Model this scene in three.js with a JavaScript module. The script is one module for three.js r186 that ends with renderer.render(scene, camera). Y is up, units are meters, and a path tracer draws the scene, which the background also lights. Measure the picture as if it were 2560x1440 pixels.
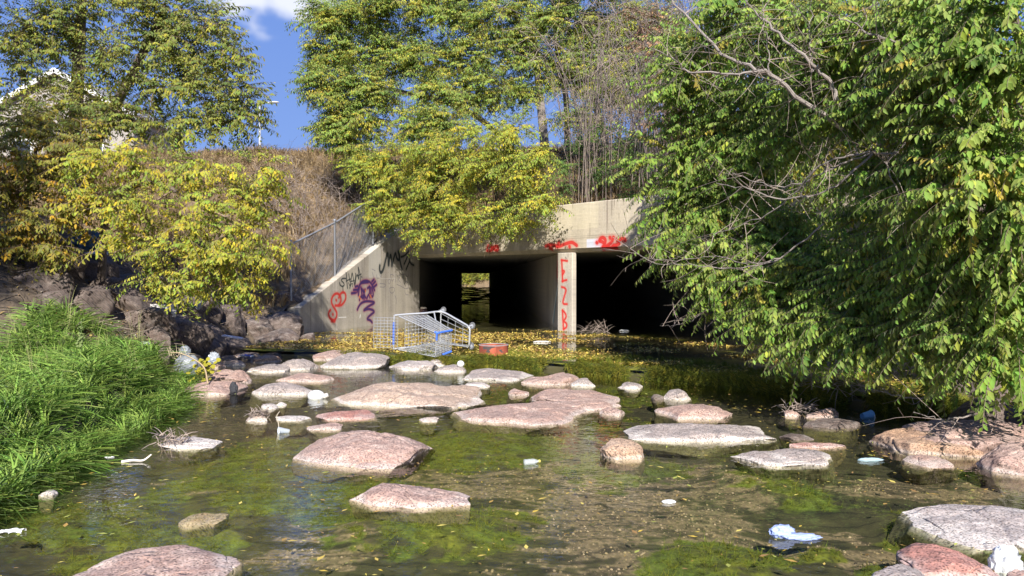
import * as THREE from 'three';
import { mergeGeometries, mergeVertices } from 'three/addons/utils/BufferGeometryUtils.js';
import { ImprovedNoise } from 'three/addons/math/ImprovedNoise.js';

// ------------------------------------------------------------------ camera, sky, sun, exposure
const scene = new THREE.Scene();
const camera = new THREE.PerspectiveCamera(39.8, 16 / 9, 0.1, 900);
camera.position.set(0, 1.35, 0);
camera.rotation.x = -0.01307;
const renderer = new THREE.WebGLRenderer({ antialias: true });
renderer.toneMapping = THREE.LinearToneMapping;
renderer.toneMappingExposure = 1.8;
renderer.shadowMap.enabled = true;

const perlin = new ImprovedNoise();
const n3 = (x, y, z) => perlin.noise(x, y, z);
function fbm(x, y, z, o = 4) { let s = 0, a = 0.5, f = 1; for (let i = 0; i < o; i++) { s += a * perlin.noise(x * f + i * 7.3, y * f + i * 3.1, z * f - i * 5.7); a *= 0.5; f *= 2.03; } return s; }
const clamp = (v, a = 0, b = 1) => Math.min(b, Math.max(a, v));
const sm = (a, b, v) => { const t = clamp((v - a) / (b - a)); return t * t * (3 - 2 * t); };
const lerp = (a, b, t) => a + (b - a) * t;
function rngOf(seed) { let a = seed >>> 0; return () => { a = (a + 0x6D2B79F5) >>> 0; let t = a; t = Math.imul(t ^ (t >>> 15), t | 1); t ^= t + Math.imul(t ^ (t >>> 7), t | 61); return ((t ^ (t >>> 14)) >>> 0) / 4294967296; }; }
const V = (x, y, z) => new THREE.Vector3(x, y, z);

const SUN_DIR = V(0.035, 0.72, 1).normalize();          // from the scene to the sun: behind the camera, about 32 degrees up
const sun = new THREE.DirectionalLight(new THREE.Color(1, 0.955, 0.89), 5.0);
sun.position.copy(SUN_DIR).multiplyScalar(80); sun.castShadow = true; sun.shadow.radius = 1;
sun.shadow.camera.left = -40; sun.shadow.camera.right = 40; sun.shadow.camera.top = 40; sun.shadow.camera.bottom = -40; sun.shadow.camera.far = 250;
scene.add(sun); scene.add(sun.target);

{ // clear autumn sky with scattered small cumulus
  const W = 2048, H = 1024, d = new Float32Array(W * H * 4);
  const clouds = [[-16.3, 18.2, 4.2, 1.9], [-19.5, 21.5, 4.5, 1.6], [-15, 23.5, 6, 2.6], [24, 30, 8, 3], [62, 22, 9, 3], [100, 34, 10, 4], [150, 20, 8, 3], [-60, 26, 9, 3], [-100, 40, 11, 4], [-145, 24, 9, 3], [5, 52, 10, 5], [-40, 47, 8, 4], [178, 45, 10, 4]];
  for (let j = 0; j < H; j++) {
    const el = (j + 0.5) / H * 180 - 90, e = el * Math.PI / 180, y = Math.sin(e);
    const t = Math.pow(clamp(y), 0.55);
    const base = y < 0 ? [0.20, 0.22, 0.22] : [lerp(0.20, 0.022, t), lerp(0.31, 0.078, t), lerp(0.56, 0.34, t)];
    for (let i = 0; i < W; i++) {
      const u = (i + 0.5) / W, an = (u - 0.5) * 2 * Math.PI, cx = Math.cos(an), cz = Math.sin(an);   // three: u = atan2(z, x) / 2pi + 0.5
      const az = Math.atan2(cx, -cz) * 180 / Math.PI;
      let m = 0;
      if (y > 0) for (const [ca, ce, ra, re] of clouds) {
        let da = az - ca; if (da > 180) da -= 360; if (da < -180) da += 360; da *= Math.cos(e);
        const q = (da / ra) ** 2 + ((el - ce) / re) ** 2;
        if (q < 3) { const f = fbm(cx * Math.cos(e) * 15, y * 26, cz * Math.cos(e) * 15 + ca, 6); m = Math.max(m, 0.9 * sm(0.0, 1.15, 0.85 - q * 0.75 + f * 3.4)); }
      }
      const k = (j * W + i) * 4;
      d[k] = lerp(base[0], 0.54, m); d[k + 1] = lerp(base[1], 0.56, m); d[k + 2] = lerp(base[2], 0.62, m); d[k + 3] = 1;
    }
  }
  const sky = new THREE.DataTexture(d, W, H, THREE.RGBAFormat, THREE.FloatType);
  sky.mapping = THREE.EquirectangularReflectionMapping; sky.magFilter = THREE.LinearFilter; sky.needsUpdate = true;
  scene.background = sky; scene.environment = sky;
}

// ------------------------------------------------------------------ measured layout (metres)
const BOULDERS = [
[-1.06, -8.84, 1.78, 1.33, 0.159, 0, "tan", [0.55, 0.9, 1, 0.8, 0.62, 0.45], "largest tan granite slab in the middle of the stream"],
[-1.11, -6.08, 0.94, 0.87, 0.148, 0, "pink", [0.45, 0.8, 1, 1, 0.95, 0.8], "rugged pink boulder with dark steep right face in mid stream"],
[-0.6, -4.81, 0.69, 0.32, 0.075, 0, "pink", [0.5, 1, 0.85, 0.62, 0.42, 0.3], "pointed pink boulder sloping to the right beside bright green algae mat"],
[-0.25, -10.82, 0.99, 0.84, 0.079, 0, "grey", [0.5, 0.8, 1, 1, 0.9, 0.6], "flat grey slab below the rusty drum"],
[0.64, -8.89, 0.99, 0.91, 0.1, 0, "pink", [0.7, 1, 0.95, 0.75, 0.55, 0.3], "humped pink boulder right of the largest tan slab"],
[0.63, -8.26, 1.18, 0.46, 0.071, 0, "pink", [0.6, 0.8, 0.7, 0.8, 0.8, 0.6], "low pink ledge along the foot of the humped pink boulder"],
[0.99, -7.86, 0.24, 0.23, 0.065, 0, "pink", [0.6, 1, 1, 0.8], "small rounded pink stone at the right end of the low ledge"],
[0.09, -7.76, 1.25, 0.94, 0.075, 0, "pink", [0.6, 0.9, 1, 0.85, 0.9, 0.5], "broad flat pink granite slab in front of the humped boulder"],
[1.85, -7.83, 0.72, 0.61, 0.099, 0, "pink", [0.5, 0.9, 1, 0.9, 0.65, 0.4], "triangular pink boulder on the right below the weir"],
[1.68, -6.82, 1.28, 0.7, 0.084, 0, "grey", [0.6, 0.95, 1, 0.85, 0.7, 0.5], "long grey boulder lying across the right of the stream"],
[0.85, -6.03, 0.36, 0.35, 0.123, 0, "ochre", [0.7, 1, 0.95, 0.9, 0.8], "squat orange-pink boulder with a pale vein ringed by algae"],
[2.02, -5.89, 0.71, 0.44, 0.055, 0, "grey", [0.7, 0.9, 0.62, 0.9, 1, 0.7], "two-humped grey-pink boulder near the right bank"],
[0.07, -9.17, 0.24, 0.23, 0.069, 0, "pink", [0.8, 1, 0.7, 0.5], "little pink stone left of the humped pink boulder"],
[0.47, -10.23, 0.77, 0.66, 0.11, 0, "pink", [0.35, 0.6, 0.8, 1, 0.9], "grey-pink wedge stone between grey slab and weir"],
[0.9, -10.0, 0.29, 0.29, 0.086, 0, "grey", [0.6, 1, 1, 0.6], "small grey stone right of the wedge stone near the weir"],
[1.47, -9.76, 0.31, 0.3, 0.069, 0, "grey", [0.5, 1, 0.9, 0.5], "small grey stone at the mossy foot of the weir"],
[1.84, -8.89, 0.31, 0.31, 0.106, 0, "grey", [0.6, 1, 1, 0.8], "blocky grey stone standing below the mossy weir"],
[1.62, -8.84, 0.16, 0.16, 0.054, 0, "wet", [0.8, 1, 0.8], "dark wet stone touching the blocky grey stone"],
[-0.78, -7.51, 0.18, 0.17, 0.028, 0, "tan", [0.6, 1, 0.7], "fist-sized tan stone alone in mid stream"],
[-3.55, -9.37, 0.68, 0.63, 0.102, 0, "pink", [0.6, 0.9, 1, 0.95, 0.8], "flat grey-pink stone at the tip of the grass bank"],
[-3.68, -10.29, 0.58, 0.56, 0.169, 0, "pink", [0.8, 1, 0.9, 0.9, 0.6], "stepped pink boulder behind the flat stone by the grass"],
[-4.44, -11.95, 0.26, 0.26, 0.09, 0, "pink", [0.8, 1, 0.8], "small reddish stone on top end of the left rock row"],
[-4.3, -12.27, 0.38, 0.36, 0.074, 0, "tan", [0.7, 1, 0.6], "low tan stone near the blue and white wrapper"],
[-2.76, -9.39, 0.71, 0.66, 0.112, 0, "grey", [0.5, 0.8, 1, 0.9, 0.8], "grey pointed boulder with pale streaks left of the white jug"],
[-2.7, -10.52, 0.72, 0.56, 0.07, 0, "pink", [0.6, 1, 1, 0.9, 0.7], "pink flat stone behind the grey pointed boulder"],
[-3.5, -11.61, 0.74, 0.58, 0.085, 0, "grey", [0.4, 0.8, 1, 0.9, 0.5], "front half of the cracked grey-pink slab on the left"],
[-3.22, -11.78, 0.54, 0.42, 0.146, 0, "grey", [0.6, 0.9, 1, 0.8], "rear half of the cracked grey-pink slab on the left"],
[-4.47, -13.51, 0.47, 0.45, 0.087, 0, "tan", [0.8, 1, 0.9, 0.5], "dull tan stone at the edge of the left bank shade"],
[-3.99, -12.76, 0.46, 0.44, 0.101, 0, "ochre", [0.5, 0.9, 1, 1], "tan and ochre stone with leaves caught against it"],
[-2.96, -12.74, 0.59, 0.51, 0.141, 0.05, "pink", [0.4, 0.7, 1, 1], "pink stone farthest back in the row left of the cart"],
[-2.37, -12.14, 0.92, 0.85, 0.175, 0.03, "grey", [0.5, 0.9, 1, 0.9, 0.8], "rounded grey-pink boulder just left of the cart"],
[-2.08, -12.08, 0.31, 0.31, 0.105, 0, "ochre", [0.8, 1, 1, 0.9], "ochre block leaning on the boulder left of the cart"],
[-1.47, -11.9, 0.67, 0.58, 0.105, 0, "pale", [0.7, 1, 0.95, 0.9], "whitish speckled boulder under the tipped cart"],
[-1.13, -12.22, 0.42, 0.41, 0.081, 0.02, "pale", [0.8, 1, 0.9], "pale rough stone under the cart's blue front corner"],
[-0.88, -11.5, 0.52, 0.45, 0.094, 0, "grey", [0.5, 0.8, 1, 0.7], "flat grey stone right of the cart's whitish boulder"],
[-0.47, -9.9, 0.35, 0.22, 0.044, 0, "pale", [0.7, 1, 0.8], "narrow pale stone awash below the grey slab"],
[-2.52, -8.23, 0.17, 0.16, 0.05, 0, "pale", [0.7, 1, 0.8], "small pale stone awash left of the white jug"],
[-2.44, -8.4, 0.1, 0.09, 0.033, 0, "pale", [0.8, 1, 0.7], "pebble-sized pale stone beside the small pale stone"],
[-2.41, -7.52, 0.2, 0.2, 0.048, 0, "tan", [0.6, 1, 0.9], "tan stone with a clump of weed and debris on it"],
[-2.11, -7.58, 0.35, 0.22, 0.026, 0, "pale", [0.7, 1, 0.8, 0.5], "thin pale ledge right of the weed-covered stone"],
[-1.59, -7.73, 0.57, 0.44, 0.045, 0, "red", [0.6, 1, 0.95, 0.9, 0.5], "rose-red cracked stone below the largest slab"],
[-1.68, -7.11, 0.31, 0.2, 0.04, 0, "pink", [0.5, 0.7, 1, 0.7], "slim pink stone behind the rugged pink boulder"],
[-2.58, -6.44, 0.52, 0.33, 0.031, 0, "pale", [0.9, 1, 0.8, 0.5], "white-topped low stone carrying a debris clump near the grass"],
[-1.59, -3.56, 0.74, 0.65, 0.044, 0, "pink", [0.5, 0.85, 1, 1, 0.85, 0.55], "large tan-pink boulder cut off by the bottom left edge"],
[3.24, -6.33, 0.74, 0.71, 0.119, 0, "ochre", [0.8, 1, 1, 1, 0.95], "sunlit ochre face of the big boulders on the right bank"],
[3.77, -6.41, 1.15, 1.06, 0.183, 0, "pink", [0.7, 0.9, 1, 0.95, 0.85, 0.8], "massive pink boulder under the overhanging branches at right"],
[3.61, -5.57, 0.47, 0.46, 0.168, 0, "pink", [0.7, 1, 1, 1], "pink boulder with leaf shadows at the right edge"],
[3.05, -5.8, 0.34, 0.32, 0.033, 0, "pink", [0.6, 1, 0.95, 0.6], "small pink stone in front of the right bank boulders"],
[2.57, -4.35, 0.93, 0.75, 0.075, 0, "pale", [0.3, 0.42, 0.55, 0.85, 1, 1], "big pale rough boulder at the right edge above the red one"],
[2.01, -3.7, 0.38, 0.35, 0.081, 0, "red", [0.4, 0.85, 1, 0.95, 0.6], "red granite boulder at the bottom right"],
[1.72, -3.49, 0.24, 0.23, 0.067, 0, "grey", [0.5, 1, 0.9, 0.6], "grey stone cut by the bottom edge left of red boulder"],
[2.23, -3.41, 0.19, 0.19, 0.065, 0, "pink", [0.8, 1, 1], "pink stone in the bottom right corner beside the clear bag"],
[3.01, -7.7, 0.31, 0.17, 0.086, 0, "pink", [0.3, 0.6, 0.9, 1], "long narrow pink stone awash below the right shrubs"],
[2.9, -7.26, 0.53, 0.33, 0.059, 0, "wet", [0.5, 0.6, 0.9, 1, 0.8], "dark mottled stone with pale top beside the blue cup"],
[2.74, -7.77, 0.15, 0.14, 0.05, 0, "pink", [0.8, 1, 0.7], "small pink stone with twigs left of the narrow pink stone"],
[2.4, -6.68, 0.25, 0.2, 0.034, 0, "wet", [0.8, 1, 0.7, 0.4], "wet reddish stone at the right tip of the long grey boulder"],
[2.42, -6.35, 0.46, 0.15, 0.029, 0, "red", [0.8, 1, 0.7, 0.4], "thin red stone barely awash behind the two-humped boulder"],
[-2.89, -4.94, 0.09, 0.09, 0.025, 0, "pale", [0.8, 1, 0.8], "white pebble near the bottom of the grass bank"],
[-1.74, -4.53, 0.26, 0.2, 0.025, -0.03, "ochre", [0.5, 1, 0.8, 0.5], "brown stone just under the surface at lower left"]
];
const CROWN_TALL = [[-7.94, 5.47, -13.0, 0.78, 0.59], [-7.43, 5.63, -13.5, 0.75, 0.54], [-7.94, 4.57, -13.0, 0.72, 0.59], [-7.1, 4.18, -13.0, 0.72, 0.52], [-5.98, 5.38, -12.5, 0.69, 0.44], [-5.33, 5.44, -12.5, 0.63, 0.38], [-4.83, 5.25, -12.5, 0.57, 0.38], [-5.48, 4.82, -12.5, 0.63, 0.38], [-4.98, 4.63, -12.5, 0.57, 0.38], [-4.46, 4.7, -12.3, 0.37, 0.31], [-5.88, 4.5, -12.5, 0.5, 0.31], [-5.39, 4.19, -12.5, 0.63, 0.31], [-4.71, 4.09, -12.3, 0.56, 0.37], [-4.25, 4.19, -12.2, 0.25, 0.37], [-4.72, 3.64, -12.2, 0.49, 0.25], [-6.24, 3.88, -12.8, 0.51, 0.26], [-4.33, 3.64, -12.2, 0.31, 0.25], [-6.7, 6.12, -13.0, 0.85, 0.39], [-7.73, 6.25, -13.0, 0.85, 0.39], [-5.67, 3.75, -12.8, 0.51, 0.23], [-4.08, 3.82, -12.2, 0.18, 0.25], [-7.95, 3.85, -13.0, 0.59, 0.33], [-6.71, 4.76, -13.0, 0.39, 0.33], [-7.78, 5.13, -13.4, 0.67, 0.47], [-7.2, 3.84, -12.6, 0.57, 0.32], [-8.01, 5.03, -12.8, 0.51, 0.39], [-6.63, 3.84, -12.6, 0.44, 0.25], [-5.77, 5.22, -12.8, 0.51, 0.32]];
const CROWN_YELLOW = [[-5.38, 2.97, -11.0, 0.44, 0.28], [-4.77, 2.81, -11.0, 0.55, 0.28], [-4.17, 2.59, -11.0, 0.5, 0.28], [-3.73, 2.42, -11.0, 0.44, 0.28], [-4.96, 2.29, -10.8, 0.49, 0.27], [-4.31, 2.08, -10.8, 0.6, 0.33], [-3.71, 1.91, -10.8, 0.49, 0.27], [-4.64, 1.64, -10.8, 0.54, 0.24], [-4.04, 1.48, -10.8, 0.54, 0.27], [-3.42, 1.7, -10.8, 0.19, 0.24], [-5.45, 1.91, -10.8, 0.33, 0.24], [-5.77, 2.48, -11.0, 0.44, 0.28], [-4.97, 1.32, -10.8, 0.33, 0.15], [-4.37, 1.18, -10.8, 0.33, 0.12], [-3.56, 2.81, -11.0, 0.28, 0.19], [-3.77, 1.21, -10.8, 0.27, 0.11], [-5.99, 2.86, -11.0, 0.28, 0.22]];
const CROWN_SHADE = [[-7.03, 3.39, -11.5, 0.52, 0.35], [-6.52, 2.93, -11.5, 0.52, 0.4], [-6.79, 2.53, -11.0, 0.44, 0.39], [-6.35, 2.09, -11.0, 0.5, 0.33], [-6.9, 1.92, -11.0, 0.33, 0.28], [-6.01, 2.22, -11.3, 0.34, 0.28], [-6.23, 3.28, -11.5, 0.46, 0.26], [-6.46, 1.7, -10.8, 0.38, 0.16], [-7.01, 2.97, -11.0, 0.39, 0.33], [-7.4, 2.42, -11.0, 0.44, 0.44]];
const CROWN_MIDDLE = [[-4.84, 8.44, -22.0, 0.83, 0.55], [-4.05, 8.55, -22.0, 1.05, 0.61], [-3.08, 8.55, -22.0, 1.05, 0.61], [-1.87, 8.55, -22.0, 1.05, 0.61], [-0.66, 8.44, -22.0, 0.99, 0.61], [0.56, 8.6, -22.5, 1.02, 0.68], [1.84, 8.76, -23.0, 1.04, 0.75], [-4.98, 7.45, -22.0, 0.61, 0.61], [-4.23, 7.34, -22.0, 0.88, 0.66], [-3.35, 7.34, -22.0, 0.88, 0.66], [-2.31, 7.34, -22.0, 0.88, 0.66], [-1.1, 7.34, -22.0, 0.88, 0.66], [0.11, 7.48, -22.5, 0.9, 0.68], [1.38, 7.5, -23.0, 0.92, 0.81], [-5.13, 6.4, -21.5, 0.49, 0.38], [-4.39, 6.13, -21.5, 0.76, 0.54], [-3.62, 6.24, -21.5, 0.76, 0.49], [-1.94, 6.24, -21.5, 0.86, 0.54], [-0.88, 6.35, -22.0, 0.83, 0.5], [-4.53, 5.27, -21.5, 0.54, 0.43], [-3.97, 5.6, -21.5, 0.54, 0.43], [-2.42, 5.29, -21.0, 0.58, 0.37], [-1.64, 5.3, -20.5, 0.62, 0.41], [2.4, 8.25, -24.0, 0.84, 0.96], [2.64, 6.93, -24.0, 0.72, 0.72], [3.36, 8.96, -24.0, 0.84, 0.72], [3.85, 7.89, -24.0, 0.72, 0.72], [-2.97, 9.64, -22.0, 0.99, 0.66], [-1.65, 9.64, -22.0, 1.44, 0.66], [0.22, 9.64, -22.0, 1.44, 0.66], [2.53, 9.91, -23.0, 1.39, 0.69], [0.11, 6.58, -22.5, 0.57, 0.34], [-4.19, 4.81, -21.3, 0.37, 0.27], [-4.74, 5.27, -21.5, 0.43, 0.19], [2.99, 7.73, -23.0, 0.81, 0.81], [3.09, 6.46, -22.0, 0.66, 0.55], [4.14, 8.65, -23.0, 0.92, 0.69], [2.19, 7.04, -23.0, 0.69, 0.58], [1.87, 5.69, -22.0, 0.5, 0.28], [4.19, 6.79, -22.0, 0.66, 0.66]];
const CROWN_BOUGH = [[-3.6, 4.02, -20.2, 0.51, 0.46], [-2.99, 4.23, -20.2, 0.66, 0.51], [-2.13, 4.26, -19.76, 0.74, 0.5], [-1.55, 4.39, -19.28, 0.78, 0.53], [-0.75, 4.59, -18.8, 0.71, 0.52], [0.0, 4.57, -17.66, 0.58, 0.44], [0.42, 3.98, -16.94, 0.43, 0.34], [-0.37, 3.95, -18.23, 0.73, 0.41], [-1.35, 3.79, -19.16, 0.87, 0.43], [-2.03, 3.56, -19.7, 0.79, 0.45], [-2.99, 3.42, -20.2, 0.66, 0.46], [-3.35, 2.96, -20.2, 0.46, 0.3], [-2.59, 2.96, -20.2, 0.51, 0.36], [-1.97, 2.97, -19.67, 0.59, 0.3], [0.26, 3.54, -17.23, 0.52, 0.26], [0.43, 2.91, -16.94, 0.43, 0.15], [0.09, 2.79, -17.51, 0.35, 0.12], [-1.15, 3.11, -19.04, 0.57, 0.19], [-1.86, 2.81, -19.46, 0.34, 0.16], [-0.95, 2.76, -18.92, 0.33, 0.13], [-0.37, 2.62, -18.23, 0.26, 0.11], [-1.55, 2.36, -19.28, 0.21, 0.1], [-2.17, 2.42, -19.64, 0.25, 0.12], [0.09, 2.53, -17.51, 0.18, 0.09]];
const CROWN_IVY = [[1.95, 4.73, -18.5, 0.42, 0.33], [2.48, 4.41, -18.3, 0.55, 0.37], [2.26, 3.73, -18.0, 0.63, 0.36], [2.86, 3.62, -17.8, 0.54, 0.36], [3.07, 4.36, -18.0, 0.54, 0.36], [2.72, 3.14, -17.5, 0.53, 0.26], [3.41, 3.6, -17.0, 0.51, 0.38], [2.01, 4.03, -18.2, 0.37, 0.37], [1.3, 3.89, -18.5, 0.37, 0.28], [1.01, 3.41, -18.3, 0.37, 0.23], [1.51, 4.59, -18.8, 0.33, 0.28]];
const CROWN_RIGHT = [[2.24, 3.63, -9.6, 0.34, 0.19], [2.08, 2.75, -10.0, 0.35, 0.13], [2.57, 4.17, -10.0, 0.4, 0.35], [2.67, 3.49, -9.6, 0.39, 0.24], [2.74, 4.27, -9.2, 0.42, 0.28], [2.94, 3.83, -8.8, 0.35, 0.27], [3.08, 4.16, -8.6, 0.39, 0.26], [3.23, 3.8, -8.1, 0.37, 0.24], [3.35, 3.8, -7.6, 0.38, 0.23], [3.48, 3.46, -7.1, 0.32, 0.21], [3.57, 3.48, -6.6, 0.3, 0.2], [3.6, 3.16, -6.1, 0.28, 0.18], [3.66, 3.22, -5.8, 0.23, 0.2], [3.31, 3.34, -7.6, 0.34, 0.23], [3.56, 3.07, -7.1, 0.32, 0.21], [3.59, 2.9, -6.4, 0.29, 0.19], [3.64, 2.75, -5.9, 0.24, 0.21], [3.2, 3.31, -8.1, 0.33, 0.2], [3.35, 2.91, -7.9, 0.32, 0.2], [3.48, 2.72, -7.3, 0.33, 0.2], [3.59, 2.54, -6.7, 0.3, 0.2], [3.64, 2.37, -6.1, 0.28, 0.18], [3.69, 2.18, -5.8, 0.2, 0.17], [3.58, 2.32, -7.6, 0.27, 0.17], [3.64, 2.13, -6.9, 0.28, 0.21], [3.64, 1.92, -6.2, 0.25, 0.19], [3.7, 1.77, -5.8, 0.17, 0.17], [2.35, 2.37, -10.0, 0.4, 0.2], [2.29, 2.13, -9.9, 0.22, 0.15], [2.68, 2.06, -9.7, 0.44, 0.22], [2.8, 2.23, -9.5, 0.38, 0.24], [3.04, 2.58, -9.3, 0.33, 0.23], [2.82, 2.91, -9.6, 0.43, 0.24], [2.59, 3.11, -9.9, 0.35, 0.2], [3.04, 3.1, -9.1, 0.32, 0.23], [3.19, 3.09, -8.6, 0.26, 0.22], [2.31, 1.79, -9.6, 0.24, 0.1], [2.7, 1.71, -9.5, 0.38, 0.13], [2.91, 1.42, -9.3, 0.28, 0.16], [3.18, 1.65, -9.1, 0.32, 0.21], [3.37, 1.42, -8.8, 0.35, 0.24], [3.11, 1.15, -8.9, 0.27, 0.2], [3.39, 0.99, -8.5, 0.38, 0.21], [3.65, 1.46, -8.3, 0.33, 0.23], [3.08, 1.03, -8.7, 0.31, 0.2], [3.35, 0.87, -8.3, 0.38, 0.17], [3.63, 1.21, -8.1, 0.37, 0.22], [3.65, 1.21, -7.9, 0.32, 0.24], [3.71, 1.02, -7.6, 0.34, 0.19], [3.43, 0.76, -7.5, 0.21, 0.09], [3.78, 1.33, -7.3, 0.29, 0.18], [3.88, 1.29, -6.9, 0.28, 0.19], [3.92, 1.49, -6.4, 0.23, 0.19], [3.93, 1.33, -6.2, 0.19, 0.19], [3.88, 1.06, -6.6, 0.27, 0.17], [3.9, 0.93, -6.1, 0.15, 0.15], [3.92, 1.69, -7.3, 0.29, 0.17], [3.94, 1.67, -6.7, 0.27, 0.17], [3.81, 1.84, -7.9, 0.28, 0.18], [3.84, 0.74, -6.2, 0.16, 0.07], [3.73, 0.79, -7.2, 0.22, 0.09], [2.51, 1.33, -9.2, 0.14, 0.06], [3.95, 2.78, -5.8, 0.26, 0.23], [3.99, 2.06, -5.8, 0.26, 0.23], [4.1, 1.45, -6.0, 0.27, 0.24], [3.52, 1.89, -9.3, 0.23, 0.14], [3.17, 1.94, -9.4, 0.28, 0.17]];
const CROWN_BACK = [[2.94, 4.57, -12.5, 0.75, 0.57], [3.73, 4.02, -12.0, 0.78, 0.54], [4.44, 3.91, -11.5, 0.75, 0.58], [5.07, 3.8, -11.0, 0.77, 0.55], [5.63, 3.69, -10.5, 0.79, 0.58], [6.11, 3.57, -10.0, 0.75, 0.6], [3.25, 2.94, -12.0, 0.66, 0.48], [4.41, 2.86, -11.0, 0.61, 0.33], [5.37, 2.57, -10.0, 0.65, 0.5], [5.82, 2.27, -9.5, 0.62, 0.48], [5.12, 1.72, -10.0, 0.6, 0.35], [5.47, 1.32, -9.3, 0.61, 0.47], [4.2, 5.16, -12.0, 0.84, 0.54], [5.18, 5.0, -11.5, 0.81, 0.52], [6.16, 4.95, -11.0, 0.83, 0.55], [3.87, 1.64, -10.7, 0.43, 0.32], [4.5, 1.58, -10.3, 0.47, 0.31]];
const CROWN_DRY = [[2.77, 4.08, -13.5, 0.31, 0.31], [2.93, 3.71, -13.3, 0.33, 0.2], [2.52, 3.83, -13.6, 0.27, 0.21], [2.24, 5.79, -14.0, 0.35, 0.28], [2.52, 5.37, -14.0, 0.28, 0.28], [2.86, 5.53, -13.6, 0.34, 0.27]];
const DEAD_LIMBS = [[[3.08, 2.61, -7.22], [2.9, 2.72, -7.13], [2.51, 2.95, -7.05], [2.28, 3.15, -7.05], [2.15, 3.19, -7.05], [1.99, 3.32, -7.22], [1.78, 3.59, -7.39], [1.57, 3.97, -7.66], [1.49, 4.22, -7.83]], [[2.28, 3.15, -7.05], [2.01, 3.16, -7.05], [1.59, 3.21, -7.22], [1.52, 3.36, -7.39], [1.26, 3.59, -7.66]], [[2.86, 2.86, -6.96], [2.75, 3.07, -6.96], [2.54, 3.28, -6.96], [2.31, 3.64, -7.22], [2.11, 3.95, -7.39]], [[3.15, 3.11, -6.18], [2.9, 3.16, -6.09], [2.69, 3.28, -6.18], [2.48, 3.48, -6.35]], [[2.61, 3.14, -6.96], [2.63, 3.44, -7.05], [2.71, 3.86, -7.22]], [[2.28, 3.15, -7.05], [2.27, 3.47, -7.13], [2.24, 3.86, -7.22]], [[3.18, 2.46, -6.61], [2.89, 2.34, -6.7], [2.66, 2.25, -6.79], [2.48, 2.16, -6.96], [2.22, 2.19, -7.13], [2.02, 2.32, -7.31]], [[3.08, 2.49, -6.61], [2.82, 2.2, -6.7], [2.66, 2.09, -6.87], [2.4, 2.04, -7.05], [2.14, 2.16, -7.22], [1.91, 2.23, -7.48]], [[3.04, 2.27, -6.44], [3.02, 2.28, -6.44], [3.14, 1.82, -6.26], [3.18, 1.77, -6.26]], [[3.1, 2.36, -6.44], [2.82, 2.37, -6.61], [2.59, 2.28, -6.79], [2.4, 1.97, -7.13], [2.15, 1.85, -7.39], [1.87, 1.75, -7.74]], [[2.93, 1.85, -7.48], [2.61, 1.56, -7.66], [2.28, 1.44, -7.83], [1.85, 1.48, -8.0], [1.48, 1.51, -8.18], [1.05, 1.78, -8.35]], [[2.59, 1.56, -7.57], [2.31, 1.48, -7.66], [2.05, 1.57, -8.0], [1.68, 1.53, -8.18], [1.34, 1.58, -8.35]], [[2.74, 0.97, -8.8], [2.35, 1.05, -9.0], [2.01, 0.84, -9.1], [1.73, 0.78, -9.3]], [[3.96, 0.53, -6.9], [3.73, 0.39, -6.8], [3.54, 0.29, -6.9], [3.36, 0.31, -7.1], [3.17, 0.36, -7.4]], [[3.93, 0.56, -6.1], [3.75, 0.38, -6.1], [3.43, 0.24, -6.2], [3.2, 0.28, -6.3]], [[3.95, 0.67, -6.6], [3.87, 0.46, -6.4], [3.78, 0.21, -6.2]]];
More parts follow.
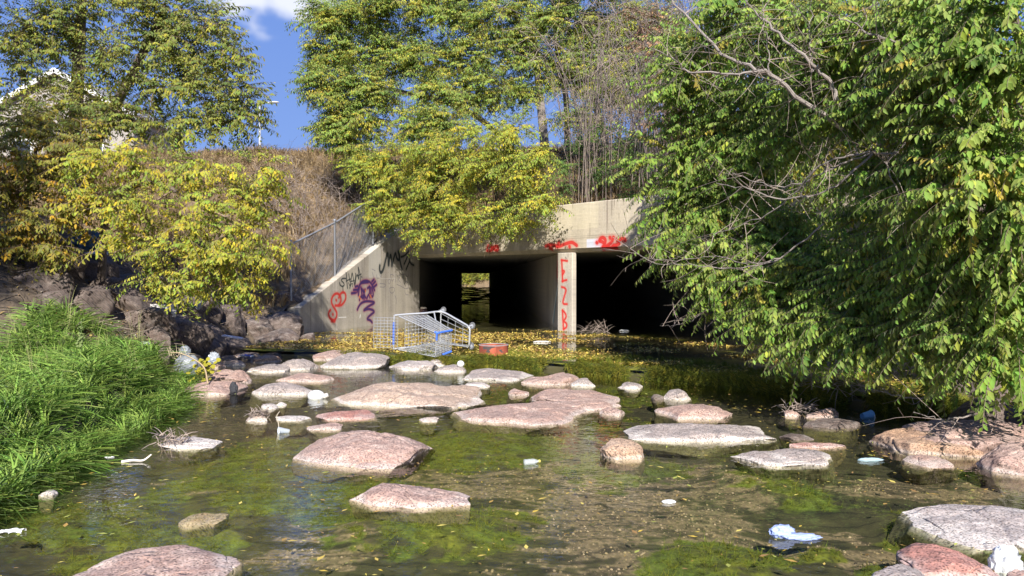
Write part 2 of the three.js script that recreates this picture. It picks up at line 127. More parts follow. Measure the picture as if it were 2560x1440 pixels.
const WING_PAINT = [["k", 0.075, [[3.697, 1.655], [3.674, 1.559], [3.743, 1.463], [3.884, 1.529], [4.028, 1.811], [4.149, 2.03], [4.173, 1.835], [4.196, 1.684]]], ["k", 0.075, [[4.196, 1.684], [4.305, 2.013], [4.368, 1.818], [4.392, 1.665]]], ["k", 0.07, [[4.392, 1.665], [4.518, 1.887], [4.619, 2.034], [4.669, 1.869], [4.822, 1.805], [4.874, 1.941], [4.787, 2.05]]], ["k", 0.06, [[4.787, 2.05], [4.874, 1.806], [5.013, 1.572]]], ["k", 0.05, [[4.952, 1.909], [5.189, 1.938], [5.458, 2.094], [5.349, 1.908], [5.151, 1.721]]], ["k", 0.05, [[5.431, 2.093], [5.473, 1.841], [5.594, 1.728], [5.788, 1.696]]], ["k", 0.05, [[5.495, 1.796], [5.375, 1.679], [5.278, 1.574]]], ["k", 0.028, [[1.948, 1.327], [1.793, 1.341], [1.727, 1.279], [1.858, 1.23], [1.881, 1.162], [1.772, 1.139], [1.677, 1.183], [1.666, 1.231]]], ["k", 0.025, [[1.811, 1.133], [1.829, 0.987]]], ["k", 0.028, [[1.968, 1.464], [1.999, 1.278], [2.029, 1.101]]], ["k", 0.025, [[2.094, 1.435], [2.145, 1.258]]], ["k", 0.022, [[1.967, 1.268], [2.173, 1.317]]], ["k", 0.028, [[2.144, 1.1], [2.214, 1.337], [2.255, 1.495], [2.319, 1.317], [2.375, 1.157]]], ["k", 0.02, [[2.185, 1.257], [2.359, 1.277]]], ["k", 0.025, [[2.421, 1.446], [2.387, 1.197]]], ["k", 0.028, [[2.408, 1.196], [2.475, 1.517], [2.607, 1.235], [2.554, 1.598]]], ["k", 0.025, [[2.567, 1.588], [2.666, 1.427], [2.657, 1.255]]], ["k", 0.022, [[2.512, 1.387], [2.709, 1.438]]], ["k", 0.03, [[2.725, 1.377], [2.734, 1.357]]], ["k", 0.02, [[2.085, 1.228], [2.156, 1.115], [2.213, 1.208], [2.294, 1.207], [2.277, 1.138]]], ["r", 0.055, [[1.467, 0.712], [1.693, 0.691], [1.847, 0.754], [1.965, 0.867], [1.926, 0.985], [1.81, 1.017], [1.695, 0.974], [1.626, 0.885]]], ["r", 0.055, [[1.617, 0.718], [1.732, 0.786], [1.714, 0.912], [1.581, 0.992], [1.432, 0.976], [1.302, 0.884], [1.29, 0.771], [1.422, 0.652], [1.541, 0.552], [1.522, 0.438], [1.428, 0.37], [1.245, 0.414], [1.155, 0.512], [1.191, 0.586], [1.257, 0.617]]], ["r", 0.06, [[1.505, 0.837], [1.516, 0.825]]], ["r", 0.06, [[1.355, 0.518], [1.362, 0.507]]], ["r", 0.06, [[1.299, 0.364], [1.435, 0.351]]], ["m", 0.075, [[2.573, 1.094], [2.649, 1.225], [2.913, 1.285], [3.13, 1.253], [3.263, 1.179], [3.406, 1.031]]], ["m", 0.075, [[2.691, 1.219], [3.064, 1.233]]], ["m", 0.075, [[2.606, 1.104], [2.563, 0.923]]], ["m", 0.075, [[2.69, 1.113], [2.748, 0.905]]], ["m", 0.075, [[2.489, 0.995], [2.615, 1.154]]], ["m", 0.075, [[2.741, 1.072], [2.825, 0.969], [2.92, 1.049]]], ["m", 0.075, [[3.033, 1.089], [3.196, 1.149], [3.217, 0.961]]], ["m", 0.075, [[2.613, 0.807], [2.689, 0.92], [2.782, 0.823], [2.825, 0.952], [2.932, 0.854]]], ["m", 0.075, [[2.997, 0.838], [3.085, 0.968], [3.261, 0.852], [3.351, 0.917], [3.262, 1.106]]], ["m", 0.075, [[3.263, 1.252], [3.375, 1.304]]], ["m", 0.075, [[3.316, 1.185], [3.452, 1.252]]], ["m", 0.075, [[3.374, 1.116], [3.515, 1.171]]], ["m", 0.075, [[2.325, 1.054], [2.498, 1.059]]], ["m", 0.075, [[2.407, 1.132], [2.523, 1.145]]], ["m", 0.075, [[2.224, 0.976], [2.415, 0.984]]], ["m", 0.075, [[2.847, 1.05], [2.846, 0.825]]], ["m", 0.075, [[3.13, 1.129], [3.15, 0.859]]], ["m", 0.075, [[2.508, 0.576], [2.612, 0.71], [2.91, 0.772], [3.261, 0.752], [3.449, 0.715], [3.083, 0.643], [2.759, 0.526], [3.083, 0.587], [3.448, 0.498], [3.214, 0.431], [2.96, 0.325], [3.17, 0.293], [3.267, 0.226]]], ["p", 0.05, [[2.573, 1.094], [2.649, 1.225], [2.913, 1.285], [3.13, 1.253], [3.263, 1.179], [3.406, 1.031]]], ["p", 0.05, [[2.691, 1.219], [3.064, 1.233]]], ["p", 0.05, [[2.606, 1.104], [2.563, 0.923]]], ["p", 0.05, [[2.69, 1.113], [2.748, 0.905]]], ["p", 0.05, [[2.489, 0.995], [2.615, 1.154]]], ["p", 0.05, [[2.741, 1.072], [2.825, 0.969], [2.92, 1.049]]], ["p", 0.05, [[3.033, 1.089], [3.196, 1.149], [3.217, 0.961]]], ["p", 0.05, [[2.613, 0.807], [2.689, 0.92], [2.782, 0.823], [2.825, 0.952], [2.932, 0.854]]], ["p", 0.05, [[2.997, 0.838], [3.085, 0.968], [3.261, 0.852], [3.351, 0.917], [3.262, 1.106]]], ["p", 0.05, [[3.263, 1.252], [3.375, 1.304]]], ["p", 0.05, [[3.316, 1.185], [3.452, 1.252]]], ["p", 0.05, [[3.374, 1.116], [3.515, 1.171]]], ["p", 0.05, [[2.325, 1.054], [2.498, 1.059]]], ["p", 0.05, [[2.407, 1.132], [2.523, 1.145]]], ["p", 0.05, [[2.224, 0.976], [2.415, 0.984]]], ["p", 0.05, [[2.847, 1.05], [2.846, 0.825]]], ["p", 0.05, [[3.13, 1.129], [3.15, 0.859]]], ["p", 0.05, [[2.508, 0.576], [2.612, 0.71], [2.91, 0.772], [3.261, 0.752], [3.449, 0.715], [3.083, 0.643], [2.759, 0.526], [3.083, 0.587], [3.448, 0.498], [3.214, 0.431], [2.96, 0.325], [3.17, 0.293], [3.267, 0.226]]], ["o", 0.04, [[2.613, 0.896], [2.663, 0.826]]], ["o", 0.04, [[3.151, 0.921], [3.225, 0.857]]], ["o", 0.04, [[2.911, 1.039], [2.92, 1.018]]], ["g", 0.014, [[4.303, 1.427], [4.451, 1.445], [4.551, 1.346], [4.39, 1.221], [4.317, 1.418]]], ["g", 0.014, [[4.642, 1.446], [4.6, 1.224]]], ["g", 0.014, [[4.753, 1.223], [4.733, 1.424], [4.898, 1.413], [4.856, 1.324], [4.753, 1.312], [4.923, 1.211]]], ["g", 0.014, [[4.976, 1.443], [5.213, 1.444]]], ["g", 0.014, [[5.097, 1.443], [5.064, 1.221]]], ["g", 0.014, [[5.24, 1.444], [5.347, 1.334], [5.439, 1.445]]], ["g", 0.014, [[5.347, 1.334], [5.292, 1.216]]], ["g", 0.014, [[4.17, 1.27], [4.243, 1.335], [4.317, 1.248], [4.218, 1.161], [4.17, 1.248]]], ["g", 0.014, [[4.242, 1.073], [4.489, 1.114], [4.589, 1.024], [4.439, 0.928], [4.266, 0.964], [4.252, 1.062]]], ["g", 0.014, [[4.691, 1.168], [5.001, 1.109], [5.212, 1.038], [5.427, 1.058], [5.427, 1.219], [5.212, 1.243], [5.132, 1.153]]], ["g", 0.014, [[5.185, 0.993], [5.211, 0.879], [5.415, 0.874]]], ["g", 0.014, [[3.265, 1.565], [3.444, 1.525]]], ["g", 0.014, [[3.286, 1.482], [3.353, 1.357]]], ["g", 0.014, [[3.512, 1.42], [3.512, 1.336], [3.649, 1.336]]], ["g", 0.014, [[3.696, 1.421], [3.742, 1.336], [3.789, 1.417]]], ["g", 0.014, [[3.695, 1.197], [4.025, 1.201], [4.001, 1.098], [3.695, 1.112]]], ["g", 0.014, [[4.564, 0.87], [4.69, 0.778], [4.638, 0.646]]], ["w", 0.03, [[2.661, 0.441], [2.636, 0.385]]], ["w", 0.016, [[1.616, 0.43], [1.963, 0.421]]]];
const HEAD_PAINT = [["r", 0.075, [[3.369, 2.027], [3.353, 2.125], [3.466, 2.15], [3.578, 2.099], [3.578, 2.031], [3.434, 2.016], [3.369, 2.047]]], ["r", 0.075, [[3.578, 2.079], [3.689, 2.13], [3.83, 2.11], [3.815, 2.006], [3.689, 2.038], [3.588, 2.083]]], ["r", 0.075, [[5.599, 2.065], [5.746, 2.101], [5.904, 2.073], [6.061, 2.042], [6.215, 2.086], [6.367, 2.118], [6.492, 2.128], [6.631, 2.05]]], ["r", 0.075, [[5.746, 2.017], [5.804, 1.997]]], ["r", 0.075, [[6.055, 2.138], [6.004, 2.044]]], ["r", 0.075, [[6.397, 2.035], [6.407, 2.021]]], ["r", 0.075, [[7.243, 2.092], [7.256, 2.081]]], ["r", 0.075, [[7.33, 2.126], [7.353, 2.183], [7.445, 2.195], [7.513, 2.144], [7.491, 2.064], [7.423, 1.984], [7.377, 1.904]]], ["r", 0.075, [[7.33, 2.126], [7.427, 2.095]]], ["r", 0.075, [[7.633, 2.185], [7.644, 2.171]]], ["r", 0.075, [[7.83, 2.132], [7.839, 2.116]]], ["r", 0.075, [[7.536, 2.005], [7.653, 2.066]]], ["r", 0.075, [[7.423, 1.984], [7.536, 1.994], [7.671, 1.969], [7.804, 1.973]]], ["r", 0.075, [[7.716, 2.027], [7.782, 2.006], [7.896, 2.05]]], ["r", 0.075, [[7.892, 2.098], [7.935, 2.144], [8.022, 2.149], [8.091, 2.107], [8.018, 2.1]]], ["r", 0.075, [[7.737, 2.184], [7.704, 2.113]]]];
const HEAD_PATCH = [[6.943, 2.174], [7.423, 1.993]];
const PIER_PAINT = [["r", 0.042, [[0.127, 1.738], [0.322, 1.717]]], ["r", 0.042, [[0.14, 1.737], [0.156, 1.504], [0.172, 1.262]]], ["r", 0.042, [[0.18, 1.504], [0.25, 1.503], [0.172, 1.418]]], ["r", 0.042, [[0.154, 1.271], [0.302, 1.297]]], ["r", 0.042, [[0.141, 1.141], [0.31, 1.125], [0.233, 0.952], [0.155, 0.761], [0.315, 0.765]]], ["r", 0.042, [[0.168, 0.623], [0.181, 0.416], [0.2, 0.201]]], ["r", 0.042, [[0.168, 0.623], [0.259, 0.574], [0.298, 0.472], [0.194, 0.385], [0.311, 0.336], [0.303, 0.249], [0.2, 0.206]]], ["k", 0.012, [[0.265, 1.804], [0.291, 1.778], [0.275, 1.761]]]];
const SIDE_PAINT = [["o", 0.07, [[0.026, 1.714], [0.107, 1.366], [0.308, 1.012]]], ["r", 0.3, [[0.806, 1.621], [0.896, 1.476]]], ["t", 0.12, [[0.767, 1.185], [1.265, 0.864], [1.85, 0.272]]], ["w", 0.05, [[0.536, 1.331], [1.361, 0.843], [2.157, 0.216]]], ["w", 0.04, [[-0.138, 1.728], [0.446, 0.867], [0.888, 0.27]]], ["k", 0.03, [[0.106, 1.191], [0.273, 0.801]]], ["k", 0.03, [[1.264, 0.771], [1.59, 0.268]]], ["w", 0.03, [[-0.062, 0.984], [0.269, 0.27]]]];
const BED_PATCHES = [["s", 0.36, -4.82, 0.36, 1.11], ["s", 1.07, -4.82, 0.44, 0.93], ["s", -0.29, -5.8, 0.47, 0.53], ["s", -1.0, -4.41, 0.27, 0.34], ["s", -2.2, -5.74, 0.32, 0.29], ["s", 1.89, -4.25, 0.28, 0.45], ["s", 2.89, -5.63, 0.57, 0.28], ["s", 0.35, -5.8, 0.38, 0.71], ["s", 0.58, -4.07, 0.37, 0.35], ["s", 1.1, -5.92, 0.48, 0.49], ["s", -0.84, -5.92, 0.21, 0.24], ["a", -0.55, -4.67, 0.5, 0.38], ["a", 1.9, -5.45, 0.26, 0.27], ["a", -1.71, -5.86, 0.62, 0.73], ["a", -0.21, -7.09, 0.53, 0.89], ["a", 0.79, -6.24, 0.38, 0.48], ["a", 1.05, -4.07, 0.37, 0.32], ["a", 2.38, -4.67, 0.26, 0.34], ["a", 1.66, -4.28, 0.15, 0.12], ["a", -1.86, -4.55, 0.37, 0.25], ["a", -2.1, -6.6, 0.43, 0.61], ["a", 0.4, -7.87, 0.79, 0.65], ["a", 1.77, -5.86, 0.35, 0.24], ["a", -1.74, -5.22, 0.42, 0.29], ["a", 1.74, -6.92, 0.45, 0.5], ["a", -2.51, -4.82, 0.48, 0.41], ["a", -1.06, -5.52, 0.44, 0.32], ["a", 1.1, -9.9, 0.6, 0.68], ["a", 1.76, -9.73, 0.44, 0.66], ["a", -0.15, -9.9, 0.3, 0.48], ["a", 1.9, -3.96, 0.18, 0.16], ["a", -1.94, -4.13, 0.33, 0.24]];
const BANK_ROCKS = [[-4.51, 0.62, -15.2, 0.96], [-4.77, 0.57, -14.6, 0.89], [-5.07, 0.6, -14.0, 1.04], [-4.66, 1.14, -16.0, 0.89], [-5.02, 0.99, -15.6, 0.81], [-5.18, 0.71, -13.2, 0.89], [-5.38, 0.74, -12.6, 0.96], [-5.43, 1.08, -15.0, 0.96], [-5.61, 0.71, -12.0, 0.89], [-6.16, 1.06, -12.5, 1.04], [-6.82, 1.31, -12.8, 1.04], [-6.94, 1.13, -12.0, 1.11], [-7.11, 0.97, -11.6, 0.96], [-6.98, 1.78, -13.5, 0.96], [-6.53, 1.71, -13.4, 0.81], [-7.58, 1.72, -13.6, 0.81], [-5.97, 1.17, -13.5, 0.89], [-5.79, 1.16, -14.4, 0.89], [-4.04, 0.28, -13.6, 0.67], [-4.38, 0.31, -13.2, 0.59], [-4.64, 0.28, -12.8, 0.59], [-7.79, 1.37, -12.3, 0.96], [-6.33, 1.59, -14.0, 0.81], [-5.01, 1.82, -17.2, 0.74], [-4.4, 0.58, -15.9, 0.44], [-6.14, 0.75, -11.3, 0.81], [-6.46, 0.67, -10.8, 0.81], [-4.93, 0.42, -11.8, 0.67], [-4.14, 0.56, -14.9, 0.59], [-4.71, 0.56, -13.7, 0.63], [-4.64, 0.93, -15.3, 0.5], [-5.03, 0.7, -12.3, 0.59], [-5.25, 0.67, -11.7, 0.54], [-6.43, 1.26, -12.5, 0.63], [-6.72, 0.92, -11.3, 0.59], [-6.14, 1.65, -13.1, 0.5], [-5.59, 1.12, -13.2, 0.54], [-3.7, 0.25, -13.3, 0.41], [-4.29, 0.25, -12.5, 0.36], [-5.94, 1.52, -13.7, 0.5], [-4.02, 0.53, -15.6, 0.27], [-6.09, 0.64, -10.5, 0.5]];
const SPOT = {"jug": [-2.19, 0.0, -8.88], "bottle": [0.14, 0.0, -5.75], "cup": [-1.94, 0.0, -6.91], "bluebag": [1.46, -0.0, -4.11], "bluecup": [3.37, 0.0, -7.64], "plate": [0.94, 0.0, -4.75], "clearbag": [2.28, 0.0, -3.66], "wrapper": [-4.29, 0.0, -12.54], "ball": [-0.76, 0.0, -12.31], "silver": [2.64, 0.0, -5.84], "twig": [-2.09, 0.0, -7.09], "paper": [-2.65, 0.0, -4.19], "scrap": [-2.75, 0.0, -5.81], "strip": [-3.02, 0.0, -5.95], "drum": [-0.29, 0.15, -12.3], "jar": [-2.48, 0.15, -22.52], "shoe": [-3.23, 0.0, -9.22], "debrisR": [1.63, 0.15, -17.04], "foam": [2.51, 0.15, -17.81], "debrisL": [-2.76, 0.0, -6.36], "weed": [-2.44, 0.0, -7.57], "white2": [0.56, 0.15, -14.73], "stalk": [-4.01, 0.0, -10.08], "sheet": [-6.62, 1.24, -12.6], "card": [-5.37, 0.87, -12.3], "greybag": [-4.25, 0.29, -10.9], "tarp": [-6.93, 1.7, -13.0], "slip": [-4.29, 0.39, -12.4], "clear1": [-4.8, 0.39, -11.0], "clear2": [-4.11, 0.38, -11.2], "pipe": [-5.42, 1.27, -14.0], "lamp": [-18.97, 14.25, -60.0], "house": [-31.67, 16.33, -55.0]};

// ------------------------------------------------------------------ helpers
const taken = new Map();
function numbered(n) { const k = taken.get(n) || 0; taken.set(n, k + 1); return k ? `${n}_${String(k).padStart(3, '0')}` : n; }
function put(o, name, parent) { o.name = parent === scene ? numbered(name) : name; parent.add(o); o.traverse((c) => { c.castShadow = true; c.receiveShadow = true; }); return o; }
function tag(o, label, category, group) { o.userData.label = label; o.userData.category = category; if (group) o.userData.group = group; return o; }
function structure(o) { o.userData.kind = 'structure'; return o; }
function stuff(o) { o.userData.kind = 'stuff'; return o; }
function thing(name, label, category, pos = [0, 0, 0], turn = 0, group) { const g = new THREE.Group(); g.position.set(...pos); g.rotation.y = turn; put(g, name, scene); return tag(g, label, category, group); }
function mesh(name, geo, mat, parent) { return put(new THREE.Mesh(geo, mat), name, parent); }
function one(name, geo, mat, label, category, pos = [0, 0, 0], group) { const m = mesh(name, geo, mat, scene); m.position.set(...pos); return tag(m, label, category, group); }
const std = (c, rough = 0.9, extra = {}) => new THREE.MeshStandardMaterial({ color: Array.isArray(c) ? new THREE.Color().setRGB(...c) : c, roughness: rough, ...extra });

function tube(points, r0, r1, sides = 6, vscale = 1) {              // tapered tube through points
  const P = points.map((p) => (p.isVector3 ? p : V(...p))), n = P.length, pos = [], uv = [], idx = [];
  let N = null, len = 0;
  for (let i = 0; i < n; i++) {
    const T = P[Math.min(i + 1, n - 1)].clone().sub(P[Math.max(i - 1, 0)]).normalize();
    if (!N) { N = Math.abs(T.y) < 0.9 ? V(0, 1, 0) : V(1, 0, 0); N.cross(T).normalize(); }
    N.sub(T.clone().multiplyScalar(N.dot(T))).normalize();
    const B = T.clone().cross(N), r = lerp(r0, r1, i / (n - 1));
    if (i) len += P[i].distanceTo(P[i - 1]);
    for (let k = 0; k <= sides; k++) { const a = k / sides * Math.PI * 2, c = Math.cos(a) * r, s = Math.sin(a) * r; pos.push(P[i].x + N.x * c + B.x * s, P[i].y + N.y * c + B.y * s, P[i].z + N.z * c + B.z * s); uv.push(k / sides, len * vscale); }
  }
  for (let i = 0; i < n - 1; i++) for (let k = 0; k < sides; k++) { const a = i * (sides + 1) + k, b = a + sides + 1; idx.push(a, a + 1, b, b, a + 1, b + 1); }
  const g = new THREE.BufferGeometry();
  g.setAttribute('position', new THREE.Float32BufferAttribute(pos, 3)); g.setAttribute('uv', new THREE.Float32BufferAttribute(uv, 2)); g.setIndex(idx); g.computeVertexNormals();
  return g;
}
function smooth(points, n) { return new THREE.CatmullRomCurve3(points.map((p) => (p.isVector3 ? p : V(...p))), false, 'centripetal').getPoints(n); }
function triGeo(pos, idx, uv, col) { const g = new THREE.BufferGeometry(); g.setAttribute('position', new THREE.Float32BufferAttribute(pos, 3)); if (uv) g.setAttribute('uv', new THREE.Float32BufferAttribute(uv, 2)); if (col) g.setAttribute('color', new THREE.Float32BufferAttribute(col, 3)); if (idx) g.setIndex(idx); g.computeVertexNormals(); return g; }
function prism(plan, y0, y1) {                                      // plan: [[x, z], ...]
  const s = new THREE.Shape(plan.map(([x, z]) => new THREE.Vector2(x, -z)));
  const g = new THREE.ExtrudeGeometry(s, { depth: y1 - y0, bevelEnabled: false }); g.rotateX(-Math.PI / 2); g.translate(0, y0, 0); return g;
}
function dataTex(size, fn, srgb = false, repeat = 1) {
  const d = new Uint8Array(size * size * 4);
  for (let j = 0; j < size; j++) for (let i = 0; i < size; i++) { const c = fn(i / size, j / size, i, j), k = (j * size + i) * 4; for (let q = 0; q < 3; q++) d[k + q] = clamp(Array.isArray(c) ? c[q] : c) * 255; d[k + 3] = 255; }
  const t = new THREE.DataTexture(d, size, size); t.wrapS = t.wrapT = THREE.RepeatWrapping; t.magFilter = THREE.LinearFilter; t.repeat.set(repeat, repeat); if (srgb) t.colorSpace = THREE.SRGBColorSpace; t.needsUpdate = true; return t;
}
const box = (x, y, z, w, h, d) => { const g = new THREE.BoxGeometry(w, h, d); g.translate(x, y, z); return g; };

// ------------------------------------------------------------------ materials
const grainTex = dataTex(512, (u, v, i, j) => { const h = Math.abs(Math.sin(i * 12.9898 + j * 78.233) * 43758.5453) % 1, h2 = Math.abs(Math.sin((i >> 1) * 39.34 + (j >> 1) * 11.13) * 24634.63) % 1; const b = 0.86 + 0.14 * h; const s = h2 > 0.86 ? 0.6 : h2 < 0.14 ? 1.16 : h2 < 0.4 ? 0.88 : 1; return [b * s, b * s * (h > 0.7 ? 0.95 : 1), b * s * (h > 0.7 ? 0.92 : 1)]; }, true, 1);
function tileNoise(u, v, p, seed) { const x = u * p, y = v * p, i = Math.floor(x), j = Math.floor(y), fx = x - i, fy = y - j, h = (a, b) => { const q = Math.sin(((a % p) + p) % p * 127.1 + ((b % p) + p) % p * 311.7 + seed * 74.7) * 43758.5453; return q - Math.floor(q); }, sx = fx * fx * (3 - 2 * fx), sy = fy * fy * (3 - 2 * fy); return lerp(lerp(h(i, j), h(i + 1, j), sx), lerp(h(i, j + 1), h(i + 1, j + 1), sx), sy); }
const tileFbm = (u, v, p, o, seed) => { let s = 0, a = 0.5; for (let k = 0; k < o; k++) { s += a * tileNoise(u, v, p << k, seed + k); a *= 0.55; } return s; };
const rockBump = dataTex(512, (u, v) => { const f = tileFbm(u, v, 6, 6, 3), c = Math.abs(tileFbm(u, v, 5, 4, 9) - 0.47); return f - 0.25 * sm(0.03, 0, c); });
const barkTex = dataTex(256, (u, v) => { const f = 0.5 + 0.9 * fbm(Math.cos(u * 6.283) * 4, v * 3, Math.sin(u * 6.283) * 4, 4); return f; });
const M = {
  rock: new THREE.MeshStandardMaterial({ vertexColors: true, map: grainTex, bumpMap: rockBump, bumpScale: 0.03, roughness: 0.92 }),
  bark: std([0.16, 0.125, 0.10], 0.95, { bumpMap: barkTex, bumpScale: 0.02 }),
  paleBark: std([0.36, 0.31, 0.27], 0.9, { bumpMap: barkTex, bumpScale: 0.01 }),
  twig: std([0.20, 0.14, 0.10], 0.9),
  dryTwig: std([0.34, 0.27, 0.22], 0.9),
  steel: std([0.55, 0.56, 0.57], 0.45, { metalness: 0.45 }),
  galv: std([0.30, 0.31, 0.33], 0.6, { metalness: 0.5 }),
  blue: std([0.06, 0.17, 0.72], 0.45),
  rubber: std([0.10, 0.10, 0.10], 0.7),
};
const leafMat = (trans = 0.4) => new THREE.MeshPhysicalMaterial({ vertexColors: true, roughness: 0.8, transmission: trans, thickness: 0, ior: 1.4, specularIntensity: 0.6 });
const LEAF = leafMat(0.42), GRASS = leafMat(0.25), STRAW = new THREE.MeshStandardMaterial({ vertexColors: true, roughness: 0.95 });

// ------------------------------------------------------------------ plan of the place
const AP = 0.15, OPEN_TOP = 1.905, HEAD_TOP = 2.967;               // apron water, soffit, parapet
const A = [-2.71, -22.5], PL = [1.03, -17.808], PR = [1.3315, -17.43], WE = [-4.496, -16.804], RC = [5.07, -12.73];
const hdir = [0.623, 0.782], hnor = [-0.782, 0.623], tdir = [-0.0472, -0.9989], wdir = [0.299, -0.9543], wnor = [0.9543, 0.299];
const FAR = -106;
const along = (p, d, s) => [p[0] + d[0] * s, p[1] + d[1] * s];
const WEIR = [[6.5, -6.9], [4.6, -7.6], [3.79, -8.19], [3.2, -9.1], [2.59, -9.89], [1.8, -10.6], [0.97, -11.3], [0, -11.99], [-0.5, -12.3], [-0.9, -12.15], [-1.3, -12.6], [-1.75, -12.5], [-2.2, -12.95], [-2.7, -12.85], [-3.1, -13.4], [-3.6, -13.3], [-5.2, -13.9], [-8, -14.2]];
const CHANNEL = [[-3.25, 8], [-3.2, -4.5], [-3.35, -6.3], [-3.6, -8.2], [-4.0, -9.7], [-4.8, -11.2], [-4.95, -13.5], along(WE, wnor, -0.15), along(along(A, wnor, -0.15), hnor, -0.2), along(RC, hnor, -0.2), [5.35, -12.3], [5.2, -9.4], [4.8, -8.0], [4.3, -6.8], [4.1, -5.4], [3.9, -4], [3.9, 8]];
function polyDist(x, z) {                                           // >0 outside the channel, and the nearest boundary point
  let best = 1e9, bx = 0, bz = 0, inside = false;
  for (let i = 0, j = CHANNEL.length - 1; i < CHANNEL.length; j = i++) {
    const [ax, az] = CHANNEL[j], [cx, cz] = CHANNEL[i];
    if ((az > z) !== (cz > z) && x < (cx - ax) * (z - az) / (cz - az) + ax) inside = !inside;
    const dx = cx - ax, dz = cz - az, t = clamp(((x - ax) * dx + (z - az) * dz) / (dx * dx + dz * dz)), px = ax + dx * t, pz = az + dz * t, q = Math.hypot(x - px, z - pz);
    if (q < best) { best = q; bx = px; bz = pz; }
  }
  return [inside ? -best : best, bx, bz];
}
const E_PTS = [[8, 0], [-13, 0], [-15.5, 0.35], [-16.8, 0.72], [-22.3, 2.9], [-26, 4.5], [-29, 5.75], [-31.5, 6.05], [-99, 6.05], [-106, 2.3], [-107, -0.8], [-109.5, -0.8], [-115, 3.2], [-150, 6], [-400, 6]];
function emb(z) { for (let i = 1; i < E_PTS.length; i++) if (z >= E_PTS[i][0]) { const [z0, y0] = E_PTS[i - 1], [z1, y1] = E_PTS[i]; return lerp(y0, y1, (z - z0) / (z1 - z0)); } return 6; }
function groundY(x, z) {
  const [d] = polyDist(x, z), dd = Math.max(0, d), nz = fbm(x * 0.8, 3.3, z * 0.8, 4);
  const e = -((x - A[0]) * hnor[0] + (z - A[1]) * hnor[1]);          // behind the headwall
  let y;
  if (z < -95) y = emb(z);
  else if (x < 0.5 && !(e > 0.05 && x > -3.6)) {
    const grass = -0.25 + 0.5 * sm(0, 0.4, dd) + 0.05 * dd + 0.35 * Math.max(0, dd - 3.5);
    const rocky = -0.3 + 0.5 * sm(0, 0.35, dd) + 0.52 * Math.min(dd, 4.5) + 0.1 * dd;
    y = lerp(grass, rocky, sm(-8.5, -11, z));
    const k = sm(-13.5, -16.6, z);
    y = lerp(y, Math.max(emb(z), lerp(y, emb(z), k)) + 0.22 * Math.min(Math.max(0, dd - 0.4), 3) * (1 - sm(-22, -29, z)), k);
  } else if (e > -0.35) y = Math.min(6.05, Math.max(emb(z), 2.8 + 0.42 * Math.max(0, e - 0.3)));
  else { y = -0.3 + 0.6 * sm(0, 0.6, dd) + 0.5 * Math.min(dd, 5); y = Math.max(y, emb(z)); }
  return y + nz * 0.22 * sm(0.2, 1.2, dd) + 0.03 * n3(x * 5, 1, z * 5) * sm(0.1, 0.5, dd);
}

// ------------------------------------------------------------------ ground and banks
{
  const axis = (segs) => { const o = []; for (const [a, b, s] of segs) for (let v = a; v < b - 1e-6; v += s) o.push(v); o.push(segs[segs.length - 1][1]); return o; };
  const xs = axis([[-200, -40, 20], [-40, -14, 2], [-14, 12, 0.22], [12, 40, 2], [40, 200, 20]]), zs = axis([[-400, -150, 25], [-150, -95, 3], [-95, -34, 4], [-34, 2, 0.22], [2, 8, 1]]);
  const nx = xs.length, nz = zs.length, pos = [], col = [], uv = [], idx = [];
  for (const z of zs) for (const x of xs) {
    let [d, bx, bz] = polyDist(x, z), px = x, pz = z; if (d < 0) { px = bx; pz = bz; }
    pos.push(px, groundY(px, pz), pz); uv.push(px * 0.7, pz * 0.7);
    const dry = sm(-14.5, -18, pz), f = 0.5 + fbm(px * 1.3, 9, pz * 1.3, 4), f2 = 0.5 + fbm(px * 5, 4, pz * 5, 3);
    const soil = [0.085 + 0.05 * f, 0.062 + 0.04 * f, 0.042 + 0.025 * f], straw = [0.14 + 0.11 * f * f2 * 2, 0.10 + 0.075 * f * f2 * 2, 0.06 + 0.04 * f * f2 * 2];
    for (let q = 0; q < 3; q++) col.push(lerp(soil[q], straw[q], dry));
  }
  for (let j = 0; j < nz - 1; j++) for (let i = 0; i < nx - 1; i++) {
    const cx = (xs[i] + xs[i + 1]) / 2, cz = (zs[j] + zs[j + 1]) / 2; if (polyDist(cx, cz)[0] < 0 || (cz < -104.5 && cz > -109.5 && cx > -9 && cx < 3)) continue;
    const a = j * nx + i, b = a + 1, c = a + nx, e = c + 1; idx.push(a, c, b, b, c, e);
  }
  structure(mesh('ground', triGeo(pos, idx, uv, col), new THREE.MeshStandardMaterial({ vertexColors: true, roughness: 1, bumpMap: rockBump, bumpScale: 0.08 }), scene));
  const under = new THREE.PlaneGeometry(1200, 1200); under.rotateX(-Math.PI / 2);
  const u = structure(mesh('terrain', under, std([0.12, 0.09, 0.06], 1), scene)); u.position.y = -1.0;
}
